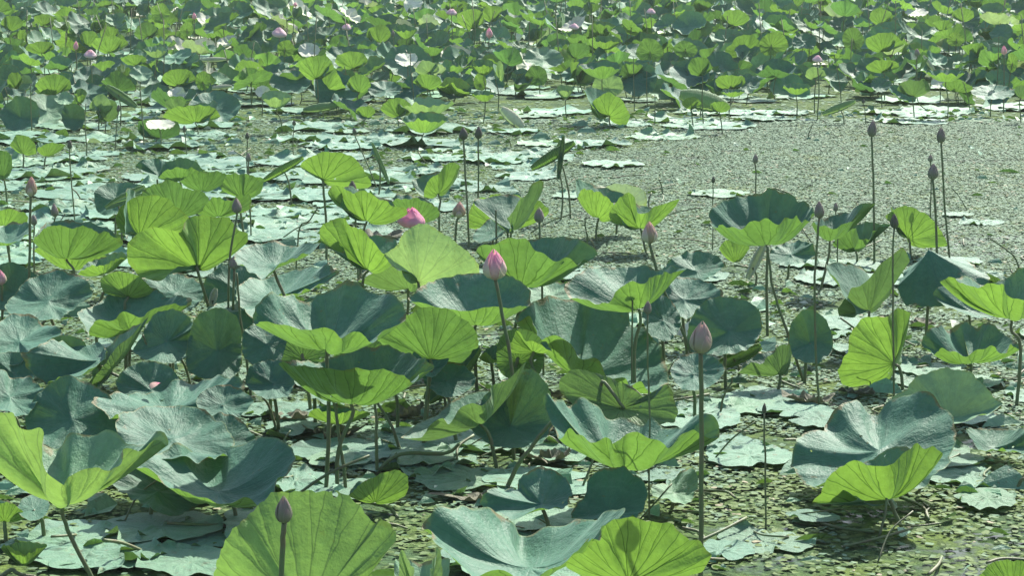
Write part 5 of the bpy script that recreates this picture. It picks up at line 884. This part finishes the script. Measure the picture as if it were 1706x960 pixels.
def build_litter(n=230):
    """fallen stalks and stem ends lying in the carpet"""
    Vs, Fs, o0 = [], [], 0
    for _ in range(n):
        Y = y_at(RS.uniform(430, 960)) if RS.random() < .7 else y_at(RS.uniform(190, 430)); X = RS.uniform(-.27, .27) * Y
        L, a = RS.uniform(.06, .30), RS.uniform(0, 6.283); d = np.array([math.cos(a), math.sin(a), 0])
        p0 = np.array([X, Y, .012]); up = RS.uniform(0, .05) if RS.random() < .7 else RS.uniform(.05, .16)
        side = np.array([-d[1], d[0], 0]) * RS.uniform(-.25, .25) * L
        v_, f_ = tube_geo(bezier([p0, p0 + d * L * .5 + side + [0, 0, up * .6], p0 + d * L + [0, 0, up]], 4), RS.uniform(.0025, .006), 5)
        Vs.append(v_); Fs += [tuple(q + o0 for q in f) for f in f_]; o0 += len(v_)
    tag(obj("stalk_litter", mesh("stalk_litter", np.vstack(Vs), Fs, M_STALK)), kind="stuff")
build_litter()

# ------------------------------------------------------------------ standing lotus leaves
def build_leaves():
    for i, (label, far, tint, belly, c, rim, foot, bends) in enumerate(LEAVES):
        c, foot, rim, bends = v3(c), v3(foot), rows(rim), rows(bends)
        e = empty("lotus_leaf", foot)
        me = leaf_mesh("leaf_blade", rim, belly, M_LEAF, *((64, 9) if far else (150, 18)), seed=300 + i, ruffle=1.4 if far else 1.1 if tint[0] < .75 else 2.2 if 'drooping' in label else 1.0, floor=.008 - c[2])
        obj("leaf_blade", me, e, c - foot, tint)
        pts = [np.array([0, 0, -.12])] + [b - foot for b in bends] + [c - foot]
        n = np.cross(rim, np.roll(rim, -1, 0)).sum(0); n /= np.linalg.norm(n) + 1e-9
        rr = .0062 if far else .0072
        if c[2] > .06:
            pts.insert(-1, c - foot - n * .05 * min(1, c[2] / .3)) if np.linalg.norm(bends[-1] - c) > .12 else None
            obj("stalk", stalk_mesh("stalk", pts, rr * 1.1, rr * .8, 5 if far else 8, 3 if far else 7), e)
        tag(e, label, "lotus leaf", "lotus leaves of the distant bed" if far else "lotus leaves standing in the foreground")
build_leaves()

def roll_mesh(name, A, B, w, facing, seed):
    """a young leaf still rolled up from both sides, lying along A-B"""
    rg = np.random.default_rng(seed)
    A, B = np.asarray(A), np.asarray(B); ax = B - A; L = np.linalg.norm(ax); ax /= L
    view = np.array([0, -.96, .28]); view -= ax * view.dot(ax); view /= np.linalg.norm(view)
    side = np.cross(ax, view)
    up = view if facing == 'rolls' else -view
    n, S = 34, 25; V = []; uv = []
    for i in range(n):
        t = i / (n - 1)
        hw = w * .5 * max(.10, math.sin(math.pi * (.06 + .88 * t)) ** .55)
        bow = L * .05 * math.sin(math.pi * t)
        c = A + ax * (t * L) - up * bow
        for j in range(S):
            s = -1 + 2 * j / (S - 1); m = abs(s); sg = 1 if s > 0 else -1
            if m < .42: x, y = s / .42 * .62, .25 * (m / .42) ** 2
            else:
                a = (m - .42) / .58 * 5.2; rr = .40 * (1 - .45 * (m - .42) / .58)
                x = sg * (.62 + rr * math.sin(a)); y = .25 + .40 - rr * math.cos(a)
            k = 1 + .035 * math.sin(t * 46 + s) + rg.normal(0, .008)
            V.append(c + side * (x * hw * k) + up * (y * hw * k)); uv.append((t * 1.3, .35 + .6 * m))
    F = [(i * S + j, i * S + j + 1, (i + 1) * S + j + 1, (i + 1) * S + j) for i in range(n - 1) for j in range(S - 1)]
    V = np.array(V); nv = np.cross(V[1] - V[0], V[S] - V[0])
    mid = (n // 2) * S + S // 2
    nv = np.cross(V[mid + 1] - V[mid], V[mid + S] - V[mid])
    if nv.dot(up) < 0: F = [f[::-1] for f in F]
    return V, F, uv

def build_rolls():
    for i, (label, tint, facing, A, B, w, s, foot) in enumerate(ROLLS):
        A, B, s, foot = v3(A), v3(B), v3(s), v3(foot)
        e = empty("rolled_lotus_leaf", foot)
        V, F, uv = roll_mesh("leaf_blade", A - foot, B - foot, w / 1000.0, facing, i)
        V[:, 2] = np.maximum(V[:, 2], .006)
        obj("leaf_blade", mesh("leaf_blade", V, F, M_LEAF, uv), e, color=tint)
        if s[2] > .05:
            m = (s - foot) * .5 + np.array([.02, 0, 0])
            obj("stalk", stalk_mesh("stalk", [np.array([0, 0, -.1]), m, s - foot], .007, .005, 6, 6), e)
        tag(e, label, "rolled leaf", "rolled young lotus leaves")
build_rolls()

# ------------------------------------------------------------------ buds and blossoms
def petal_geo(h, w, phi, half, off, t0, t1, tipk, bulge=.62, nT=9, nW=7, open_=0.0):
    """one shell-like petal of a bud: part of an egg surface that closes to a point"""
    V = []; uv = []
    for i in range(nT):
        t = t0 + (t1 - t0) * i / (nT - 1)
        prof = (math.sin(math.pi * min(1, t ** .72 * .93 + .045)) ** .85) * (1 - .18 * t)
        if t > .93: prof *= 1 - .5 * (t - .93) / .07
        wid = half * (1 - (max(0, (i / (nT - 1)) - .35) / .65) ** 2.2 * (1 - tipk))
        for j in range(nW):
            s = -1 + 2 * j / (nW - 1)
            a = phi + s * wid
            r = w * .5 * prof * (1 + off - .05 * s * s) + open_ * t * t * h
            V.append((r * math.cos(a), r * math.sin(a), h * t - open_ * .35 * h * t * t)); uv.append((.5 + .5 * s, i / (nT - 1)))
    F = [(i * nW + j, i * nW + j + 1, (i + 1) * nW + j + 1, (i + 1) * nW + j) for i in range(nT - 1) for j in range(nW - 1)]
    return V, F, uv

def build_buds():
    for i, (label, colr, bot, h, w, foot, bends, hpx) in enumerate(BUDS):
        bot, foot = v3(bot), v3(foot); h, w = h / 1000, w / 990
        e = empty("lotus_bud", foot); rel = bot - foot
        m = M_PETAL[colr]
        pts = [np.array([0, 0, -.12])] + [b - foot for b in rows(bends)] + [rel]
        rs = np.clip(w * .12, .0032, .0066)
        if hpx > 45: rs = .0068
        obj("stalk", stalk_mesh("stalk", pts, rs * 1.1, rs, 7, 8), e)
        lean = (RS.uniform(-.06, .06), RS.uniform(-.08, .08), RS.uniform(0, 6.28))
        if hpx >= 22:
            specs = [(k * 1.57, .95, .0, 0, 1.0, .06) for k in range(4)] + [(.8 + k * 1.57, .66, .10, 0, .95 - .09 * (k % 2), .10) for k in range(4)] \
                + [(4.3 + k * 1.9, .56, .20, 0, .74 - .14 * k, .12) for k in range(3)]
            for q, (phi, half, off, t0, t1, tk) in enumerate(specs):
                V, F, uv = petal_geo(h, w, phi, half, off, t0, t1, tk)
                o = obj("petal", mesh("petal", V, F, m if q < 8 else (M_PETAL['s'] if colr in 'pc' else m), uv), e, rel); o.rotation_euler = lean
        else:
            Vs, Fs, us = [], [], []
            for k in range(5):
                V, F, uv = petal_geo(h, w, k * 1.257, .85, .02 * (k % 2), 0, 1.0 - .06 * (k % 2), .12, nT=7, nW=5)
                o0 = len(Vs); Vs += V; us += uv; Fs += [tuple(q + o0 for q in f) for f in F]
            o = obj("flower_head", mesh("flower_head", Vs, Fs, m, us), e, rel); o.rotation_euler = lean
        tag(e, label, "lotus bud", "lotus buds on tall stems")
build_buds()

def build_flowers():
    for i, (label, bot, w, h, foot) in enumerate(FLOWERS):
        bot, foot = v3(bot), v3(foot); w, h = w / 1000, h / 1000
        e = empty("lotus_blossom", foot); rel = bot - foot
        obj("stalk", stalk_mesh("stalk", [np.array([0, 0, -.1]), rel * .5 + np.array([.02, 0, 0]), rel], .007, .006, 6, 8), e)
        rg = random.Random(40 + i)
        for ring, (cnt, hh, ww, op) in enumerate(((5, .95, .78, .0), (6, 1.0, .90, .05), (6, .88, .98, .13))):
            for k in range(cnt):
                V, F, uv = petal_geo(h * hh * rg.uniform(.92, 1.05), w * ww * 1.15, k * 6.283 / cnt + ring * .6 + rg.uniform(-.15, .15), .62, .03 * ring, 0, .96, .22, open_=op * rg.uniform(.7, 1.2))
                o = obj("petal", mesh("petal", V, F, M_PETAL['o' if i == 0 else 'f'], uv), e, rel)
                o.rotation_euler = (.12, .1, 0)
        tag(e, label, "lotus flower", "open pink lotus blossoms")
build_flowers()

def build_stems():
    for label, r, p in STEMS:
        P = rows(p); f = P[0].copy(); f[2] = 0
        q = [x - f for x in P]
        if P[-1][2] > .05: q[0] = q[0] + np.array([0, 0, -.05])
        o = obj("bare_stalk", stalk_mesh("bare_stalk", q, r / 1000, r / 1400, 7, 8), None, f)
        tag(o, label, "stalk", "bare lotus stalks")
build_stems()

# ------------------------------------------------------------------ withered leaves and a dropped petal
def ground_at(u, b): Y = y_at(b); return np.array([(u - 853) / FOCAL * Y, Y, 0])
for i, (u, b, r, hgt, lab) in enumerate([
        (472, 706, .11, .07, "brown crumpled leaf on the pads left of the five stalks"),
        (548, 730, .13, .05, "reddish brown leaf lying between the five stalks"),
        (678, 700, .07, .12, "small tan curled leaf standing on the pads right of the five stalks"),
        (922, 775, .09, .08, "ochre brown leaf beside the leaning brown rod"),
        (922, 668, .09, .07, "dark brown wilted scrap under the lip of the largest blue leaf"),
        (1358, 676, .10, .09, "dark brown wilted leaf at the foot of the mauve bud's long stem"),
        (1440, 662, .07, .06, "black brown shrivel under the glowing leaf standing on edge"),
        (1545, 545, .08, .05, "pinkish dry scrap right of the glowing leaf standing on edge"),
        (620, 400, .20, .05, "dark maroon dead leaf below the open pink blossom"),
        (820, 838, .22, .02, "brown rotted strip floating above the big V-shaped leaf")]):
    p = ground_at(u, b); rg = np.random.default_rng(900 + i)
    rim = []
    for k in range(11):
        a = k / 11 * 6.283; q = r * rg.uniform(.55, 1.15)
        rim.append((q * math.cos(a), q * math.sin(a) * (.35 if i == 9 else .8), rg.uniform(-.02, 1) * hgt * .5))
    o = obj("withered_leaf", leaf_mesh("withered_leaf", rim, .12, M_DEAD, 60, 9, seed=900 + i, ruffle=2.2, floor=-.012), None, p + np.array([0, 0, .02]))
    tag(o, lab, "dead leaf", "withered brown lotus leaves")

V, F, uv = petal_geo(.05, .045, 0, .8, 0, .05, 1, .3)
o = obj("fallen_petal", mesh("fallen_petal", V, F, M_PETAL['p'], uv), None, (-1.385, 8.20, .235)); o.rotation_euler = (.9, -.6, 1.9)
tag(o, "single pink petal lying on a grey leaf at left", "petal")

# ------------------------------------------------------------------ the crowded distant bed
def variant_rim(kind, rg):
    n = 12; th = np.arange(n) / n * 2 * np.pi
    if kind == 'bowl':   el = rg.uniform(.45, .8) + .18 * np.sin(2 * th + rg.uniform(0, 6)) + rg.normal(0, .10, n)
    elif kind == 'fan':  el = .85 + .5 * np.cos(2 * th + rg.uniform(-.5, .5)) + rg.normal(0, .09, n)
    else:                el = rg.uniform(.05, .3) + .15 * np.sin(2 * th + rg.uniform(0, 6)) + rg.normal(0, .10, n)
    el = np.clip(el, -.3, 1.42)
    R = np.stack([np.cos(el) * np.cos(th), np.cos(el) * np.sin(th), np.sin(el)], 1) * rg.uniform(.9, 1.08, n)[:, None]
    ax, an = {'bowl': (rg.uniform(0, 6.28), rg.uniform(0, .35)), 'fan': (rg.uniform(0, 6.28), rg.uniform(.1, .6)), 'tilt': (0.0, rg.uniform(.2, .95))}[kind]
    k = np.array([math.cos(ax), math.sin(ax), 0]); K = np.array([[0, -k[2], k[1]], [k[2], 0, -k[0]], [-k[1], k[0], 0]])
    return R @ (np.eye(3) + math.sin(an) * K + (1 - math.cos(an)) * K @ K).T

VAR = []
for k in range(22):
    kind = ('bowl', 'tilt', 'fan', 'tilt', 'tilt')[k % 5]
    rg = np.random.default_rng(500 + k)
    VAR.append((kind, leaf_mesh("leaf_blade", variant_rim(kind, rg), .10, M_LEAF, 48, 7, seed=500 + k, ruffle=1.5)))
STALK_UNIT = stalk_mesh("stalk", [np.array([0, 0, -.2]), np.array([.04, .02, .4]), np.array([0, 0, 1.0])], .0062, .005, 5, 4)
WORDS = {'bowl': "cup-shaped green leaf", 'fan': "fan-folded yellow-green leaf", 'tilt': "tilted blue-green leaf"}

def screen(p):
    c, s_ = math.cos(PITCH), math.sin(PITCH); z = p[2] - CAM_H
    d = p[1] * c - z * s_
    return 853 + FOCAL * p[0] / d, 480 - FOCAL * (p[1] * s_ + z * c) / d, d

CLEAR = []                                                     # measured plants that must not be buried by the random growth before them
for d_ in LEAVES:
    if d_[1] == 1:
        c_ = v3(d_[4]); m_ = c_ + rows(d_[5]).mean(0); u_, v_, k_ = screen(m_)
        CLEAR.append((u_, v_, FOCAL * np.abs(rows(d_[5])[:, 0]).max() / k_ * .75, m_[1]))
for d_ in FLOWERS:
    u_, v_, k_ = screen(v3(d_[1])); CLEAR.append((u_, v_ - 4, 9, v3(d_[1])[1]))
for d_ in BUDS:
    if d_[7] < 20: u_, v_, k_ = screen(v3(d_[2])); CLEAR.append((u_, v_ - 3, 6, v3(d_[2])[1]))
for d_ in ROLLS:
    u_, v_, k_ = screen((v3(d_[3]) + v3(d_[4])) / 2); CLEAR.append((u_, v_, 18, v3(d_[3])[1]))

def buries(X, Y, z, s):
    u, v, k = screen((X, Y, z + .3 * s)); q = FOCAL * s / k * .75
    return any(Y < cy - .02 and abs(u - cu) < q + cr and abs(v - cv) < (q + cr) * .62 for cu, cv, cr, cy in CLEAR)

def build_far():
    rg = random.Random(21); spots = []
    ymin, ymax = y_at(205), 57.0
    while len(spots) < 3800:
        Y = ymin + (ymax - ymin) * rg.random() ** .8
        X = rg.uniform(-.285, .285) * Y
        b = float(yb_of(Y)); u = u_of(X, Y)
        lim = (200 if u < 330 else 176 if u < 760 else 160) + 12 * math.sin(u * .013)
        if b > lim and rg.random() < (b - lim) / 25.0: continue
        spots.append((Y, X, u, b))
    spots.sort()
    near, rest = spots[:110], spots[110:]
    for Y, X, u, b in near:
        kind, me = VAR[rg.randrange(len(VAR))]
        s = rg.uniform(.17, .29); z = rg.uniform(.08, .28)
        if buries(X, Y, z, s): continue
        e = empty("lotus_leaf", (X, Y, 0), rg.gauss(0, 1.0) if kind == 'tilt' else rg.uniform(0, 6.283))
        bl = obj("leaf_blade", me, e, (0, 0, z)); bl.scale = (s, s, s)
        t = rg.random(); bl.color = (t if kind == 'fan' else t * .6, rg.uniform(.8, 1.15), 0, 1)
        st = obj("stalk", STALK_UNIT, e); st.scale = (1, 1, z)
        tag(e, where_label("small" if s < .22 else "mid-sized", WORDS[kind], X, Y), "lotus leaf", "smaller leaves of the distant bed")
    # everything behind: one mass of geometry
    Vs, Fs, Us, o0 = [], [], [], 0
    lib = []
    for kind, me in VAR:
        co = np.empty(len(me.vertices) * 3, dtype=np.float32); me.vertices.foreach_get("co", co)
        vi = np.empty(len(me.loops), dtype=np.int32); me.loops.foreach_get("vertex_index", vi)
        tot = np.empty(len(me.polygons), dtype=np.int32); me.polygons.foreach_get("loop_total", tot)
        U = np.empty(len(me.loops) * 2, dtype=np.float32); me.uv_layers[0].data.foreach_get("uv", U)
        lib.append((co.reshape(-1, 3), vi, tot, U.reshape(-1, 2)))
    VV, LI, TT, UU = [], [], [], []; SV, SF = [], []; so = 0
    for Y, X, u, b in rest:
        q = rg.randrange(len(lib)); co, vi, tot, U = lib[q]
        s = rg.uniform(.16, .29); z = (.10 + .5 * rg.random() ** 1.3) * (.6 if b > 115 else 1.0)
        if buries(X, Y, z, s): continue
        a = rg.gauss(0, 1.0) if VAR[q][0] == 'tilt' else rg.uniform(0, 6.283)
        Rm = np.array([[math.cos(a), -math.sin(a), 0], [math.sin(a), math.cos(a), 0], [0, 0, 1]])
        VV.append(co @ Rm.T * s + np.array([X, Y, z])); LI.append(vi + o0); TT.append(tot); UU.append(U); o0 += len(co)
        p = np.array([[X + rg.uniform(-.06, .06), Y, -.05], [X + rg.uniform(-.03, .03), Y, z * .5], [X, Y, z]])
        v_, f_ = tube_geo(p, .0065, 4, False); SV.append(v_); SF += [tuple(q + so for q in f) for f in f_]; so += len(v_)
    # extra bare stems and buds-on-stems left as bare tips
    for _ in range(260):
        Y = rg.uniform(y_at(150), 52); X = rg.uniform(-.27, .27) * Y; z = rg.uniform(.4, .95)
        p = np.array([[X, Y, -.05], [X + rg.uniform(-.05, .05), Y, z * .5], [X + rg.uniform(-.1, .1), Y, z]])
        v_, f_ = tube_geo(p, .006, 4, True); SV.append(v_); SF += [tuple(q + so for q in f) for f in f_]; so += len(v_)
    V = np.vstack(VV).astype(np.float32); flat = np.concatenate(LI); tot = np.concatenate(TT)
    me = bpy.data.meshes.new("distant_leaf_mass")
    me.vertices.add(len(V)); me.vertices.foreach_set("co", V.ravel())
    me.loops.add(len(flat)); me.loops.foreach_set("vertex_index", flat.astype(np.int32))
    me.polygons.add(len(tot)); me.polygons.foreach_set("loop_start", np.concatenate([[0], np.cumsum(tot)[:-1]]).astype(np.int32))
    me.polygons.foreach_set("loop_total", tot.astype(np.int32)); me.polygons.foreach_set("use_smooth", np.ones(len(tot), dtype=bool))
    me.uv_layers.new(name="uv").data.foreach_set("uv", np.concatenate(UU).ravel())
    me.materials.append(M_FARLEAF); me.update(calc_edges=True)
    tag(obj("distant_leaf_mass", me), kind="stuff")
    tag(obj("distant_stem_mass", mesh("distant_stem_mass", np.vstack(SV), SF, M_STALK)), kind="stuff")
    # floating leaves between the far stems
    VV, FF, UU, o0 = [], [], [], 0
    for k in range(420):
        Y = rg.uniform(y_at(192), 56) ; X = rg.uniform(-.285, .285) * Y
        v_, f_, u_ = pad_mesh(700 + k % 12, 30, 3)
        s = rg.uniform(.22, .42); a = rg.uniform(0, 6.283)
        Rm = np.array([[math.cos(a), -math.sin(a), 0], [math.sin(a), math.cos(a), 0], [0, 0, 1]])
        VV.append(v_ @ Rm.T * s + np.array([X, Y, .006 + .0012 * (k % 15)])); FF += [tuple(q + o0 for q in f) for f in f_]; UU.append(u_); o0 += len(v_)
    tag(obj("distant_floating_leaf_mass", mesh("distant_floating_leaf_mass", np.vstack(VV), FF, M_FARPAD, np.vstack(UU))), kind="stuff")
build_far()

# ------------------------------------------------------------------ the humid air over the pond
def build_haze():
    V = [(x, y, z) for x in (-300, 300) for y in (-40, 600) for z in (-1.0, 2.6)]
    F = [(0, 1, 3, 2), (4, 6, 7, 5), (0, 4, 5, 1), (2, 3, 7, 6), (0, 2, 6, 4), (1, 5, 7, 3)]
    m = bpy.data.materials.new("haze"); m.use_nodes = True
    t = m.node_tree; t.nodes.clear()
    o_ = t.nodes.new("ShaderNodeOutputMaterial"); p = t.nodes.new("ShaderNodeVolumePrincipled")
    p.inputs["Color"].default_value = (.86, .95, .88, 1); p.inputs["Density"].default_value = .0010
    t.links.new(p.outputs[0], o_.inputs["Volume"])
    tag(obj("haze", mesh("haze", V, F, m, smooth=False)), kind="stuff")
build_haze()
